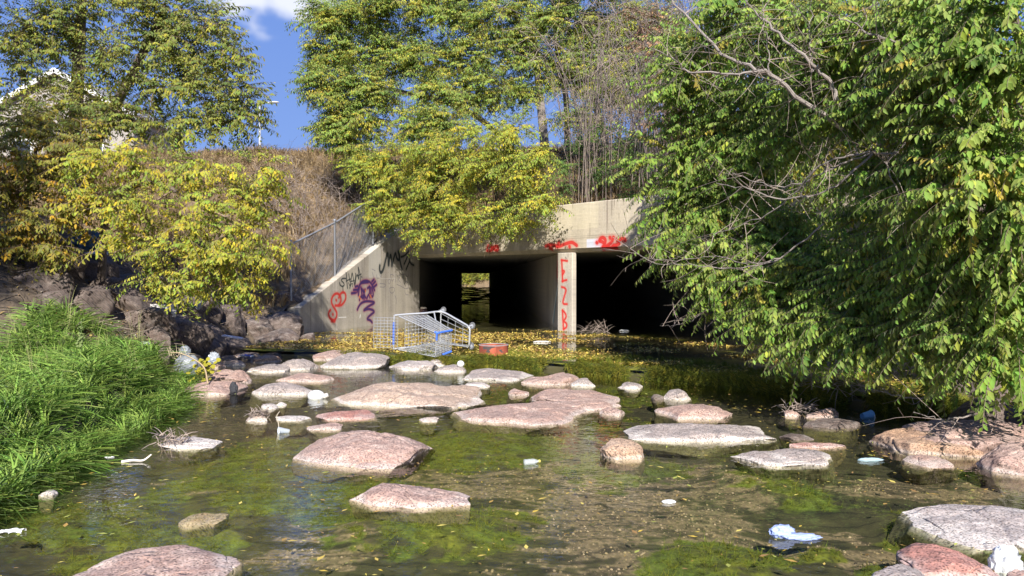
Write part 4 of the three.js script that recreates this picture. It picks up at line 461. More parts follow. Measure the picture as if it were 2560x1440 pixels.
const PAL = {
  right: mixPal([0.45, [0.235, 0.345, 0.055]], [0.35, [0.32, 0.40, 0.085]], [0.15, [0.17, 0.26, 0.05]], [0.05, [0.44, 0.38, 0.06]]),
  yellow: mixPal([0.5, [0.42, 0.41, 0.05]], [0.35, [0.29, 0.35, 0.05]], [0.15, [0.50, 0.42, 0.04]]),
  olive: mixPal([0.5, [0.240, 0.275, 0.056]], [0.3, [0.320, 0.325, 0.048]], [0.2, [0.160, 0.208, 0.048]]),
  gold: mixPal([0.5, [0.290, 0.260, 0.035]], [0.3, [0.240, 0.232, 0.048]], [0.2, [0.448, 0.288, 0.024]]),
  middle: mixPal([0.5, [0.254, 0.342, 0.068]], [0.3, [0.371, 0.390, 0.068]], [0.12, [0.464, 0.415, 0.059]], [0.08, [0.176, 0.254, 0.059]]),
  bough: mixPal([0.5, [0.390, 0.420, 0.059]], [0.3, [0.293, 0.371, 0.059]], [0.2, [0.512, 0.451, 0.049]]),
  dry: mixPal([0.6, [0.42, 0.27, 0.17]], [0.4, [0.34, 0.22, 0.15]]),
  ivy: mixPal([0.7, [0.096, 0.184, 0.045]], [0.3, [0.160, 0.240, 0.048]]),
};
const base = (x, z) => [x, groundY(x, z) - 0.05, z];
{ // trees
  let t = thing('elm_tree', 'tall yellow-green elm at upper left with dark leaning trunk', 'tree', base(-7.6, -13.6));
  growTree(t, { seed: 1, trunk: [[V(...base(-7.6, -13.6)), V(-7.5, 3, -13.6), V(-7.35, 4.6, -13.5), V(-7.2, 6.2, -13.4)], [V(-7.5, 2.6, -13.6), V(-6.9, 3.6, -13.2), V(-6.2, 4.4, -12.8), V(-5.4, 5.6, -12.5)]], r0: 0.17, r1: 0.07, clumps: CROWN_TALL, kit: KIT.ash, scale: 1.0, density: 1.15, subs: 12, palette: PAL.olive, bias: V(0.2, 0.0, 0.2), single: 240 });
  t = thing('elm_sapling', 'sunlit yellow elm boughs hanging over the shaded left bank', 'tree', base(-6.4, -12.4));
  growTree(t, { seed: 2, trunk: [[V(...base(-6.4, -12.4)), V(-6.1, 2.3, -12), V(-5.2, 2.7, -11.3), V(-4.3, 2.4, -10.9)]], r0: 0.07, r1: 0.025, clumps: CROWN_YELLOW, kit: KIT.ash, density: 1.1, scale: 0.95, subs: 12, depthK: 1.6, palette: PAL.yellow, bias: V(0.35, -0.25, 0.2), single: 280 });
  t = thing('golden_shrub', 'shaded golden-leaved shrub at the left edge of the picture', 'shrub', base(-7.4, -12));
  growTree(t, { seed: 3, trunk: [[V(...base(-7.4, -12)), V(-7.2, 2.4, -11.8), V(-6.8, 3.2, -11.4)], [V(...base(-6.9, -11.7)), V(-6.5, 2.0, -11.4), V(-6.3, 2.4, -11.2)]], r0: 0.05, r1: 0.02, clumps: CROWN_SHADE, kit: KIT.ash, density: 1.6, palette: PAL.gold, bias: V(0.2, -0.2, 0.2), single: 120 });
  t = thing('elm_tree', 'large green elm with several trunks on the embankment above the culvert', 'tree', base(1.2, -27.5));
  growTree(t, { seed: 4, trunk: [[V(...base(1.2, -27.5)), V(0.95, 7.4, -27), V(0.7, 9, -25.5), V(0.3, 10.6, -24.2)], [V(...base(1.9, -27.3)), V(1.8, 7.2, -26.5), V(1.4, 8.8, -25.2), V(1.2, 10.2, -24.2)], [V(...base(3.2, -26.5)), V(2.6, 7.4, -26), V(1.8, 8.9, -25), V(1.7, 10, -24.4)], [V(...base(0.6, -26)), V(-0.2, 5.6, -25), V(-1.4, 6.3, -23.5), V(-3.4, 6.6, -22.2)]], r0: 0.17, r1: 0.08, clumps: CROWN_MIDDLE, kit: KIT.small, scale: 1.05, density: 2.0, subs: 14, palette: PAL.middle, bias: V(-0.1, -0.05, 0.3), single: 120, limbR: 1.3, bark: M.paleBark });
  t = thing('elm_sapling', 'yellow-green elm sapling drooping over the culvert headwall', 'tree', base(-1.4, -21.9));
  growTree(t, { seed: 5, trunk: [[V(...base(-1.4, -21.9)), V(-1.4, 3.9, -21), V(-1.4, 4.2, -20), V(-1.5, 4.1, -19.3)], [V(...base(-0.4, -20.9)), V(-0.4, 4.0, -20), V(-0.2, 4.4, -18.6)]], r0: 0.06, r1: 0.03, clumps: CROWN_BOUGH, kit: KIT.small, scale: 0.9, density: 1.5, subs: 13, palette: PAL.bough, bias: V(-0.1, -0.2, 0.3), single: 150 });
  t = thing('ivy', 'dark green ivy climbing among bare twigs right of the headwall', 'ivy', base(2.6, -18.3));
  growTree(t, { seed: 6, trunk: [[V(...base(2.6, -18.3)), V(2.6, 3.8, -18.2), V(2.7, 4.4, -18)]], r0: 0.04, r1: 0.02, clumps: CROWN_IVY, kit: KIT.small, scale: 0.7, density: 1.3, palette: PAL.ivy, bias: V(0, -0.4, 0.3), single: 100 });
  t = thing('elm_tree', 'bright green elm leaning over the stream from the right bank', 'tree', base(5.0, -8.2));
  growTree(t, { seed: 7, trunk: [[V(...base(5.0, -8.2)), V(4.7, 2.4, -8.1), V(4.2, 3.4, -8.0), V(3.6, 4.2, -8.2)], [V(...base(5.2, -7.4)), V(4.9, 2.2, -7), V(4.3, 3.2, -6.7), V(3.9, 4.2, -6.5)], [V(...base(5.0, -8.8)), V(4.4, 1.4, -8.9), V(3.4, 1.7, -9), V(2.6, 1.9, -9.2)], [V(...base(5.1, -7.2)), V(4.7, 1.0, -7), V(4.2, 1.2, -6.8)]], r0: 0.1, r1: 0.04, clumps: CROWN_RIGHT, kit: [...KIT.elm, ...KIT.elmLong], scale: 1.0, density: 2.0, palette: PAL.right, bias: V(-0.65, -0.12, 0.25), single: 300, nodesFrom: 0.2 });
  t = thing('elm_tree', 'dense elm thicket behind the leaning elm on the right bank', 'tree', base(6.2, -11));
  growTree(t, { seed: 8, trunk: [[V(...base(6.2, -11)), V(5.9, 4, -11), V(5.4, 5, -11.2)], [V(...base(6.8, -9.6)), V(6.2, 3.5, -9.8), V(5.6, 5, -10.4)]], r0: 0.14, r1: 0.06, clumps: CROWN_BACK, kit: KIT.elm, scale: 1.15, density: 1.3, palette: PAL.right, bias: V(-0.3, -0.2, 0.2) });
  t = thing('dry_sapling', 'tan dead-leaved sapling above the right end of the headwall', 'tree', base(3.4, -14.8));
  growTree(t, { seed: 10, trunk: [[V(...base(3.4, -14.8)), V(3.1, 3.9, -14.4), V(2.6, 4.6, -13.9)]], r0: 0.03, r1: 0.015, clumps: CROWN_DRY, kit: KIT.ash, scale: 0.8, density: 1.0, palette: PAL.dry, bark: M.dryTwig });
  // a tree left of and behind the camera, known by the shade it throws on the left bank
  t = thing('elm_tree', 'elm out of frame on the near left bank shading the rocks', 'tree', base(-8.2, -3.2));
  const r = rngOf(77), cl = []; for (let i = 0; i < 56; i++) cl.push([-8.9 + (r() - 0.5) * 4.8, 7.2 + (r() - 0.5) * 4.2, -3.0 + (r() - 0.5) * 4.4, 0.9, 0.7]);
  growTree(t, { seed: 9, trunk: [[V(...base(-8.2, -3.2)), V(-8.3, 2.6, -3.2), V(-8.6, 7, -3)]], r0: 0.2, r1: 0.08, clumps: cl, kit: KIT.ash, scale: 1.2, density: 1.2, palette: PAL.olive });
  // bank vegetation beyond the far mouth of the culvert
  for (const [x, z, s, lab] of [[-6.9, -111.5, 1.6, 'left sunlit shrub seen through the far culvert mouth'], [-4.6, -112.5, 1.9, 'right sunlit shrub seen through the far culvert mouth']]) { t = thing('shrub', lab, 'shrub', base(x, z)); const q = rngOf(x * -10 + 5), c2 = []; for (let i = 0; i < 9; i++) c2.push([x + (q() - 0.5) * 3.4, base(x, z)[1] + 0.3 + q() * 1.6, z + q() * 1.2, 0.8, 0.6]); growTree(t, { seed: 90, trunk: [[V(...base(x, z)), V(x, base(x, z)[1] + 1.2, z), V(x + 0.2, base(x, z)[1] + 1.8, z)]], r0: 0.06, r1: 0.03, clumps: c2, kit: KIT.small, scale: s, density: 0.7, palette: PAL.bough }); }
}
{ // dead limbs among the right bank boughs, each with its twigs
  const r = rngOf(313);
  DEAD_LIMBS.forEach((pl, i) => {
    const names = ['forked grey dead branch reaching up left across the right elm', 'straight grey dead branch pointing left from the fork', 'upper grey dead branch slanting to the top edge', 'short pale bare branch in the sunlit top right leaves', 'upright bare twig above the dead fork', 'thin bare twig rising from the dead fork', 'arched bare branch over the dark hollow', 'long bowed bare branch under the arched one', 'pale bare stick hanging at the right of the hollow', 'sagging bare branch sweeping down toward the culvert', 'lowest bare branch crossing the right culvert cell', 'pale leafless twig beside the lowest bare branch', 'thin bare twig hanging over the pool of the right cell', 'bare branch bent down to the weir at right', 'bare stick lying on the big right boulder', 'upright bare stick at the right bank boulder'];
    const P = pl.map((p) => V(...p)), thick = [0.024, 0.014, 0.022, 0.012, 0.009, 0.007, 0.011, 0.011, 0.008, 0.010, 0.009, 0.007, 0.006, 0.012, 0.012, 0.008][i];
    const g = thing('dead_branch', names[i], 'branch', P[0].toArray(), 0, 'bare branches on the right bank'), loc = (p) => p.clone().sub(P[0]);
    const pts = smooth(P, 24).map((p) => p.add(V((r() - 0.5) * 0.03, (r() - 0.5) * 0.03, (r() - 0.5) * 0.03))); mesh('stem', tube(pts.map(loc), thick, thick * 0.3, 6, 2), M.paleBark, g);
    const tw = []; const n = i < 3 ? 34 : i > 12 ? 8 : 22;
    for (let k = 0; k < n; k++) { const q = pts[Math.floor(4 + r() * 20)], d = V((r() - 0.65) * 1.2, (r() - 0.4) * 1.0, (r() - 0.5) * 1.0).normalize(), l = 0.15 + 0.4 * r(), m = q.clone().addScaledVector(d, l * 0.5).add(V(0, 0.04 * (r() - 0.5), 0)), e = q.clone().addScaledVector(d, l).add(V((r() - 0.5) * 0.15, (r() - 0.6) * 0.2, (r() - 0.5) * 0.1)); tw.push(tube(smooth([q, m, e], 5).map(loc), 0.0035, 0.0015, 3)); if (r() < 0.6) { const e2 = m.clone().add(V((r() - 0.6) * 0.25, (r() - 0.5) * 0.2, (r() - 0.5) * 0.2)); tw.push(tube([m, e2].map(loc), 0.0025, 0.0012, 3)); } }
    stuff(mesh('twig', mergeGeometries(tw), M.dryTwig, g));
  });
}
{ // leafless thickets
  const thicket = (label, cx, cz, sx, sz, n, hMin, hMax, seed, mat, lean, y0) => {
    const b = y0 === undefined ? base(cx, cz) : [cx, y0, cz], g = thing('bare_shrub', label, 'shrub', b), r = rngOf(seed), stems = [], fine = [];
    for (let i = 0; i < n; i++) {
      const x = (r() - 0.5) * sx, z = (r() - 0.5) * sz, y = (y0 === undefined ? groundY(cx + x, cz + z) : y0) - b[1], h = lerp(hMin, hMax, r() ** 1.4), dx = (r() - 0.5) * h * 0.9 + lean[0] * h, dz = (r() - 0.5) * h * 0.5 + lean[1] * h;
      const P = smooth([V(x, y, z), V(x + dx * 0.25, y + h * 0.55, z + dz * 0.3), V(x + dx * 0.65, y + h * 0.9, z + dz * 0.7), V(x + dx, y + h * (0.75 + 0.35 * r()), z + dz)], 9); stems.push(tube(P, 0.008 + 0.006 * r(), 0.003, 4));
      for (let k = 0; k < 9; k++) { const q = P[2 + Math.floor(r() * 8)], l = 0.25 + 0.55 * r(), d = V(r() - 0.5, r() - 0.35, r() - 0.5).normalize(), m = q.clone().addScaledVector(d, l * 0.5), e = q.clone().addScaledVector(d, l).add(V((r() - 0.5) * 0.2, -0.12 * r(), (r() - 0.5) * 0.2)); fine.push(tube(smooth([q, m, e], 4), 0.0045, 0.0018, 3)); fine.push(tube([m, m.clone().add(V((r() - 0.5) * 0.4, (r() - 0.4) * 0.35, (r() - 0.5) * 0.4))], 0.003, 0.0015, 3)); }
    }
    stuff(mesh('stems', mergeGeometries(stems), mat, g)); stuff(mesh('twigs', mergeGeometries(fine), mat, g));
  };
  thicket('grey-brown leafless thicket above the right end of the headwall', 3.1, -18.6, 3.4, 2.4, 190, 1.6, 4.8, 51, M.dryTwig, [-0.1, 0.1]);
  thicket('tall bare shrub rising behind the right bank elm', 3.9, -15.6, 2.6, 1.6, 110, 2.2, 5.0, 52, M.dryTwig, [-0.15, 0.1], 3.2);
  thicket('dark tangle of bare twigs beneath the yellow-green sapling', 0.1, -20.0, 1.6, 0.9, 80, 0.5, 1.3, 53, M.twig, [0.0, 0.5]);
  thicket('brown dry weeds on the slope behind the chain link fence', -5.6, -21.5, 3.2, 4.5, 90, 0.4, 1.1, 54, M.dryTwig, [0.05, 0.15]);
}

// ------------------------------------------------------------------ grass
function tuftGeo(seed, n, h, w, spread, cols, lean = 0) {
  const r = rngOf(seed), pos = [], idx = [], col = [];
  for (let b = 0; b < n; b++) {
    const a = r() * 6.283, hh = h * (0.55 + 0.6 * r()), out = spread * (0.4 + 0.9 * r()), bx = (r() - 0.5) * 0.08, bz = (r() - 0.5) * 0.08, dx = Math.cos(a) + lean, dz = Math.sin(a), px = -dz, pz = dx, c = cols[Math.floor(r() * cols.length)], k = 0.75 + 0.5 * r(), o = pos.length / 3, tw = (r() - 0.5) * 0.8, N = 5;
    for (let i = 0; i <= N; i++) { const t = i / N, q = out * t * t, y = hh * (t - 0.45 * t * t * (0.4 + out / h)), ww = w * (1 - t * t) * 0.5 + 0.0006, ux = px * Math.cos(tw * t) + 0.3 * tw * t, uz = pz; pos.push(bx + dx * q - ux * ww, y, bz + dz * q - uz * ww, bx + dx * q + ux * ww, y + w * 0.3, bz + dz * q + uz * ww); col.push(...c.map((v) => v * k), ...c.map((v) => v * k)); }
    for (let i = 0; i < N; i++) { const s = o + i * 2; idx.push(s, s + 1, s + 2, s + 2, s + 1, s + 3); }
  }
  return triGeo(pos, idx, null, col);
}
function scatter(name, label, category, geo, mat, spots, tint) {
  const f = new THREE.InstancedMesh(geo, mat, spots.length), m = new THREE.Matrix4(), q = new THREE.Quaternion(), e = new THREE.Euler(), c = new THREE.Color();
  spots.forEach(([x, y, z, ry, s, rx = 0, rz = 0, sy = 1], i) => { e.set(rx, ry, rz); m.compose(V(x, y, z), q.setFromEuler(e), V(s, s * sy, s)); f.setMatrixAt(i, m); if (tint) f.setColorAt(i, c.setRGB(...tint(i))); });
  stuff(put(f, name, scene)); return tag(f, label, category);
}
{
  const r = rngOf(600), green = [[0.15, 0.28, 0.045], [0.20, 0.33, 0.06], [0.12, 0.22, 0.04], [0.26, 0.35, 0.10], [0.16, 0.30, 0.05], [0.22, 0.34, 0.07]];
  const g1 = tuftGeo(61, 22, 0.42, 0.018, 0.36, green), spots = [];
  for (let i = 0; i < 1500; i++) { const z = lerp(-4.3, -10.2, r()), d = r() ** 1.3 * 3.8, ed = z > -6.3 ? lerp(-3.35, -3.2, (z + 6.3) / 2) : z > -8.2 ? lerp(-3.6, -3.35, (z + 8.2) / 1.9) : lerp(-4.15, -3.6, (z + 10) / 1.8), x = ed + 0.12 - d; if (z < -9 && d > 2.0) continue; const cl = 0.75 + 0.6 * n3(x * 1.1, 2, z * 1.1); spots.push([x, Math.max(-0.05, groundY(x, z)) - 0.03, z, r() * 6.3, cl * (0.8 + 0.5 * r()), (r() - 0.5) * 0.7, (r() - 0.5) * 0.7]); }
  scatter('grass', 'long lush green grass overhanging the water on the left bank', 'grass', g1, GRASS, spots, () => { const k = 0.8 + 0.45 * r(); return [k * (0.9 + 0.3 * r()), k, k * 0.9]; });
  const dry = [[0.25, 0.18, 0.095], [0.20, 0.14, 0.075], [0.33, 0.255, 0.145], [0.14, 0.10, 0.06]], g2 = tuftGeo(62, 22, 0.38, 0.010, 0.16, dry), s2 = [];
  for (let i = 0; i < 9000; i++) { const x = lerp(-17, 3, r()), z = lerp(-16.8, -31, r()); if (polyDist(x, z)[0] < 0.2) continue; if (-((x - A[0]) * hnor[0] + (z - A[1]) * hnor[1]) < 0.5 && x > -3.4) continue; s2.push([x, groundY(x, z) - 0.02, z, r() * 6.3, (0.6 + 0.8 * r()) * (0.8 + 0.8 * Math.max(0, n3(x * 0.7, 5, z * 0.7) + 0.3))]); }
  scatter('dry_grass', 'dry brown grass covering the embankment slope', 'grass', g2, STRAW, s2, () => { const k = 0.7 + 0.6 * r(); return [k, k * 0.95, k * 0.85]; });
  const stalks = tuftGeo(63, 5, 1.0, 0.006, 0.2, [[0.36, 0.30, 0.13], [0.25, 0.25, 0.10]]), s3 = [];
  for (let i = 0; i < 60; i++) { const x = -4.7 + (r() - 0.5) * 2.4, z = -8.0 + (r() - 0.5) * 4.2; s3.push([x, groundY(x, z), z, r() * 6.3, 0.45 + 0.4 * r()]); }
  scatter('seed_grass', 'tall straw-coloured grass stalks at the back of the green bank', 'grass', stalks, STRAW, s3);
  // moss strands on the weir
  const WLX = -0.5, moss = tuftGeo(64, 26, 0.12, 0.007, 0.10, [[0.17, 0.20, 0.02], [0.24, 0.26, 0.03], [0.11, 0.14, 0.02]]), s4 = [], L = smooth(WEIR.slice(1, 15).map(([x, z]) => V(x, 0, z)), 400);
  for (let i = 0; i < 1700; i++) { const p = L[Math.floor(r() * 400)], t = r(); if (p.x < WLX && r() < 0.7) continue; const gap = n3(p.x * 2.2, 4, p.z * 2.2); if (gap < -0.25) continue; s4.push([p.x - 0.03 * t - 0.04 + (r() - 0.5) * 0.1, lerp(0.145, 0.0, t), p.z + 0.02 + 0.07 * t + (r() - 0.5) * 0.08, (r() - 0.5) * 0.6, 0.6 + 0.6 * r(), 1.6 + 0.6 * r(), 0.3]); }
  for (let i = 0; i < 4200; i++) { const p = L[Math.floor(r() * 400)], b = r() ** 1.5 * 1.5; if (p.x < WLX + 0.3) continue; if (fbm(p.x * 1.5, 7, (p.z - b) * 1.5, 3) < -0.06) continue; s4.push([p.x + 0.45 * b * 0.3 + (r() - 0.5) * 0.3, 0.12 + 0.03 * r(), p.z - 0.05 - b, r() * 6.3, 0.25 + 0.3 * r(), 1.1 + 0.5 * r(), 0]); }
  scatter('moss', 'green moss and algae strands hanging over the weir lip', 'moss', moss, GRASS, s4, () => { const k = 0.8 + 0.5 * r(); return [k * (0.9 + 0.4 * r()), k, k]; });
}

{ // stringy algae on the green patches and pebbles on the sand, under the water
  const r = rngOf(710), al = tuftGeo(71, 22, 0.16, 0.006, 0.14, [[0.15, 0.19, 0.02], [0.20, 0.23, 0.03], [0.10, 0.13, 0.016]]), sa = [], sp = [];
  for (let i = 0; i < 60000 && (sa.length < 5200 || sp.length < 14000); i++) { const z = -3.2 - 8 * r() ** 1.2, x = lerp(-3.6, 4, r()); if (polyDist(x, z)[0] > 0) continue; const m = bedMask(x, z), y = bedY(x, z); if (m.alg > 0.6 && sa.length < 5200) sa.push([x, y - 0.012, z, (r() - 0.5) * 2.4, 0.22 + 0.3 * r(), 1.35 + 0.3 * r(), (r() - 0.5) * 0.3]); else if (m.sand > 0.5 && m.alg < 0.5 && sp.length < 14000) sp.push([x, y - 0.001, z, r() * 6.3, 0.003 + 0.008 * r() ** 3, r() * 3, r() * 3]); }
  scatter('algae_strands', 'stringy green algae waving on the bed of the lower stream', 'algae', al, GRASS, sa, () => { const k = 0.6 + 0.7 * r(); return [k * (0.85 + 0.4 * r()), k, k]; });
  const pb = new THREE.IcosahedronGeometry(1, 1); pb.scale(1, 0.7, 0.9); pb.setAttribute('color', new THREE.Float32BufferAttribute(Array(pb.attributes.position.count * 3).fill(1), 3));
  scatter('gravel', 'brown gravel and coarse sand on the stream bed', 'gravel', pb, STRAW, sp, () => { const k = 0.5 + 0.9 * r(), q = r(); return q < 0.2 ? [0.10 * k, 0.085 * k, 0.06 * k] : q < 0.5 ? [0.30 * k, 0.23 * k, 0.16 * k] : [0.25 * k, 0.19 * k, 0.11 * k]; });
}

{ // leaf litter and sticks lying on the left bank
  const r = rngOf(720), fl = triGeo([0, 0, 0, 0.42, 0.06, 0.22, 0.45, 0, 0, 0.42, 0.05, -0.22, 1, 0.1, 0.02], [0, 1, 2, 0, 2, 3, 1, 4, 2, 2, 4, 3], null, Array(15).fill(1)), s = [];
  for (let i = 0; i < 6000; i++) { const x = -4.6 - 5 * r(), z = -9.5 - 7.5 * r(); if (polyDist(x, z)[0] < 0.15) continue; s.push([x, groundY(x, z) + 0.01, z, r() * 6.3, 0.04 + 0.05 * r(), (r() - 0.5) * 0.9, (r() - 0.5) * 0.9]); }
  scatter('leaf_litter', 'brown and gold leaf litter strewn over the shaded left bank', 'leaves', fl, STRAW, s, () => { const k = 0.5 + 0.8 * r(), q = r(); return q < 0.5 ? [0.22 * k, 0.14 * k, 0.07 * k] : q < 0.8 ? [0.36 * k, 0.26 * k, 0.08 * k] : [0.30 * k, 0.26 * k, 0.20 * k]; });
  const st = new THREE.CylinderGeometry(0.004, 0.007, 0.6, 5); st.rotateZ(Math.PI / 2); st.setAttribute('color', new THREE.Float32BufferAttribute(Array(st.attributes.position.count * 3).fill(1), 3)); const s2 = [];
  for (let i = 0; i < 420; i++) { const x = -4.7 - 4.5 * r(), z = -9.8 - 7 * r(); if (polyDist(x, z)[0] < 0.2) continue; s2.push([x, groundY(x, z) + 0.03, z, r() * 6.3, 0.4 + 0.9 * r(), 0, (r() - 0.5) * 0.6]); }
  scatter('fallen_sticks', 'thin grey sticks scattered over the shaded left bank', 'sticks', st, STRAW, s2, () => { const k = 0.6 + 0.6 * r(); return [0.30 * k, 0.24 * k, 0.19 * k]; });
}

// ------------------------------------------------------------------ boulders
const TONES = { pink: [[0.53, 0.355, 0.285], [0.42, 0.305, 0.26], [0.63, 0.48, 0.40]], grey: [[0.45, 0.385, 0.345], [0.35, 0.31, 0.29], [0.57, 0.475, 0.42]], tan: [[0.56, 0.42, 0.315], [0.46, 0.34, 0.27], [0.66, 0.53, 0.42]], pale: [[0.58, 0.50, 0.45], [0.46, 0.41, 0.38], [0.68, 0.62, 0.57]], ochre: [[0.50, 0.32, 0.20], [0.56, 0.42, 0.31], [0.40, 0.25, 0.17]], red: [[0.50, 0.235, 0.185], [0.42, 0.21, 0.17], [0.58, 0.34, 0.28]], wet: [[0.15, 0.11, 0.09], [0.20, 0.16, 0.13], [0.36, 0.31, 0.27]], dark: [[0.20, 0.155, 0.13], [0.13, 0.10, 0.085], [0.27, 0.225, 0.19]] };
const ICO = new Map();
function ico(d) { if (!ICO.has(d)) { const g = new THREE.IcosahedronGeometry(1, d); g.deleteAttribute('normal'); g.deleteAttribute('uv'); ICO.set(d, mergeVertices(g, 1e-5)); } return ICO.get(d); }
function rockGeo(w, dep, h, prof, seed, tone, detail, below = 0.3, crust = 0.5, wl = 0) {
  const g = ico(detail).clone(), p = g.attributes.position, n = p.count, r = rngOf(seed * 7919 + 13), planes = [];
  for (let i = 0; i < 17; i++) { const a = r() * 6.283, u = r() * 1.6 - 0.6, q = Math.sqrt(Math.max(0, 1 - u * u)); planes.push([q * Math.cos(a), u, q * Math.sin(a), 0.62 + 0.3 * r()]); }
  planes.push([(r() - 0.5) * 0.25, 1, (r() - 0.5) * 0.3 + 0.12, 0.74]);
  const pt = []; let mx = 0, mz = 0, my = 0;
  for (let i = 0; i < n; i++) { const x = p.getX(i), y = p.getY(i), z = p.getZ(i); let k = 1.05; for (const [a, b, c, o] of planes) { const t = a * x + b * y + c * z; if (t > 0.05) { const v = o / t, hh = clamp(0.5 + 0.5 * (v - k) / 0.018); k = lerp(v, k, hh) - 0.018 * hh * (1 - hh) * 0.5; } } pt.push([x * k, y * k, z * k]); mx = Math.max(mx, Math.abs(x * k)); mz = Math.max(mz, Math.abs(z * k)); my = Math.max(my, y * k); }
  const size = Math.max(0.06, Math.min(w, dep * 1.5, (h + 0.3) * 2)), F = 1 / size, col = [], uv = [], T = TONES[tone], so = seed * 17.3;
  for (let i = 0; i < n; i++) {
    let [x, y, z] = pt[i]; x /= mx; z /= mz; y = y > 0 ? y / my : y; { const R2 = Math.max(1e-6, Math.hypot(x, z)), ca = Math.abs(x) / R2, sa = Math.abs(z) / R2, fill = Math.pow(Math.pow(ca, 3.2) + Math.pow(sa, 3.2), -1 / 3.2); const q = R2 > 1e-4 ? lerp(1, fill, 0.75) : 1; x = clamp(x * q, -1, 1); z = clamp(z * q, -1, 1); }
    const t = clamp((x + 1) / 2) * (prof.length - 1), a = Math.floor(Math.min(t, prof.length - 1.001)), ph = lerp(prof[a], prof[a + 1], t - a);
    const tp = y > 0 ? 1 - 0.2 * y : 1 + 0.1 * -y; let X = x * w / 2 * tp, Z = z * dep / 2 * tp, Y = y > 0 ? (1 - Math.pow(1 - y, 2)) * h * ph * (0.86 - 0.14 * z) : y * below;
    const L = Math.hypot(pt[i][0], pt[i][1], pt[i][2]), nx = pt[i][0] / L, ny = pt[i][1] / L, nz = pt[i][2] / L;
    const rid = 1 - Math.abs(n3(X * F * 2.6 + so, Y * F * 4, Z * F * 2.6)) * 2, dz = size * (0.046 * fbm(X * F * 3 + so, Y * F * 5, Z * F * 3, 5) + 0.016 * (rid - 0.5) + 0.010 * n3(X * 22 + so, Y * 22, Z * 22)), amp = Math.min(1, h * 4 / size + 0.25), cr = Math.abs(n3(X * F * 1.5 + so * 1.7, Y * F * 2.2, Z * F * 1.9 + so)), crack = Y > -0.02 ? 0.022 * size * sm(0.035, 0, cr) : 0;
    X += nx * (dz - crack); Y += ny * (dz * amp - crack); Z += nz * (dz - crack); p.setXYZ(i, X, Y, Z); uv.push((X + 0.3 * Y) * 0.55 + so, (Z - 0.9 * Y) * 0.55);
    const m = 0.5 + 1.1 * fbm(X * 3.2 + so, Y * 5, Z * 3.2, 4), m2 = 0.5 + 1.3 * fbm(X * 9 - so, Y * 14, Z * 9 + 4, 3), sp = n3(X * 40 + so, Y * 40, Z * 40);
    let c = T[0].map((v, q) => lerp(lerp(v, T[1][q], clamp(m * 1.5 - 0.45)), T[2][q], clamp(m2 * 1.4 - 0.6))); c = c.map((v) => v * (0.88 + 0.26 * sp));
    if (crust) { const bd = wl + 0.012 + 0.03 * crust * (0.5 + n3(X * 5 + so, 1, Z * 5)) ; const k = crust * sm(bd + 0.012, bd - 0.006, Y) * (0.55 + 0.45 * m2); c = c.map((v, q) => lerp(v, [0.72, 0.67, 0.60][q], clamp(k))); }
    const wet = sm(wl + 0.004, wl - 0.03, Y + 0.012 * m2); c = c.map((v, q) => lerp(v, [0.085, 0.082, 0.022][q] * (0.6 + m), wet * 0.9));
    col.push(...c);
  }
  g.setAttribute('color', new THREE.Float32BufferAttribute(col, 3)); g.setAttribute('uv', new THREE.Float32BufferAttribute(uv, 2)); g.computeVertexNormals(); return g;
}
BOULDERS.forEach(([x, z, w, d, h, lev, tone, prof, label], i) => {
  const det = clamp(Math.round(12 + 230 * w / -z), 11, 44), crust = ['tan', 'grey', 'pale'].includes(tone) ? 0.8 : tone === 'wet' ? 0 : 0.45;
  const m = one(w > 0.3 ? 'boulder' : 'stone', rockGeo(w * 1.12, d * 1.15, h, prof, i + 1, tone, det, Math.min(0.32, 0.1 + 0.22 * w), crust), M.rock, label, w > 0.3 ? 'boulder' : 'stone', [x, lev, z], 'stones in the stream'); m.rotation.y = 0;
});
{
  const r = rngOf(88), lab = 'shaded dark grey boulder piled on the left bank under the boughs';
  const own = { 0: 'sun-dappled boulder beside the low end of the graffiti wall', 3: 'large brown boulder just left of the fence post', 23: 'highest grey boulder left of the chain link fence', 18: 'dark brown boulder at the water edge of the left bank', 8: 'dark boulder right behind the tall grass', 13: 'pale flat-faced boulder beside the blue cloth' };
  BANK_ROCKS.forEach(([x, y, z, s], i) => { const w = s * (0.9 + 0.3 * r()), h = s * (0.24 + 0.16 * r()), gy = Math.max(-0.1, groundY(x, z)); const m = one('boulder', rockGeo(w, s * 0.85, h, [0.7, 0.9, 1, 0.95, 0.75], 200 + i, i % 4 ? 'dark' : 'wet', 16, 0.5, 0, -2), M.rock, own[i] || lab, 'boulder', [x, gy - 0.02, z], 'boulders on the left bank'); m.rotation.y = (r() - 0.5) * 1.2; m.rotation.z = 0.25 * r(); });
  const lr = 'shaded boulder in the dark under the right bank elm'; for (const [x, z, s] of [[4.4, -7.2, 0.9], [4.9, -6.2, 1.1], [5.2, -8.4, 1.0]]) one('boulder', rockGeo(s * 1.1, s * 0.9, s * 0.45, [0.8, 1, 0.9, 0.7], 300 + Math.round(s * 100 + x * 7), 'dark', 14, 0.4, 0, -2), M.rock, lr, 'boulder', [x, Math.max(0, groundY(x, z)) - 0.1, z], 'boulders under the right bank elm');
}

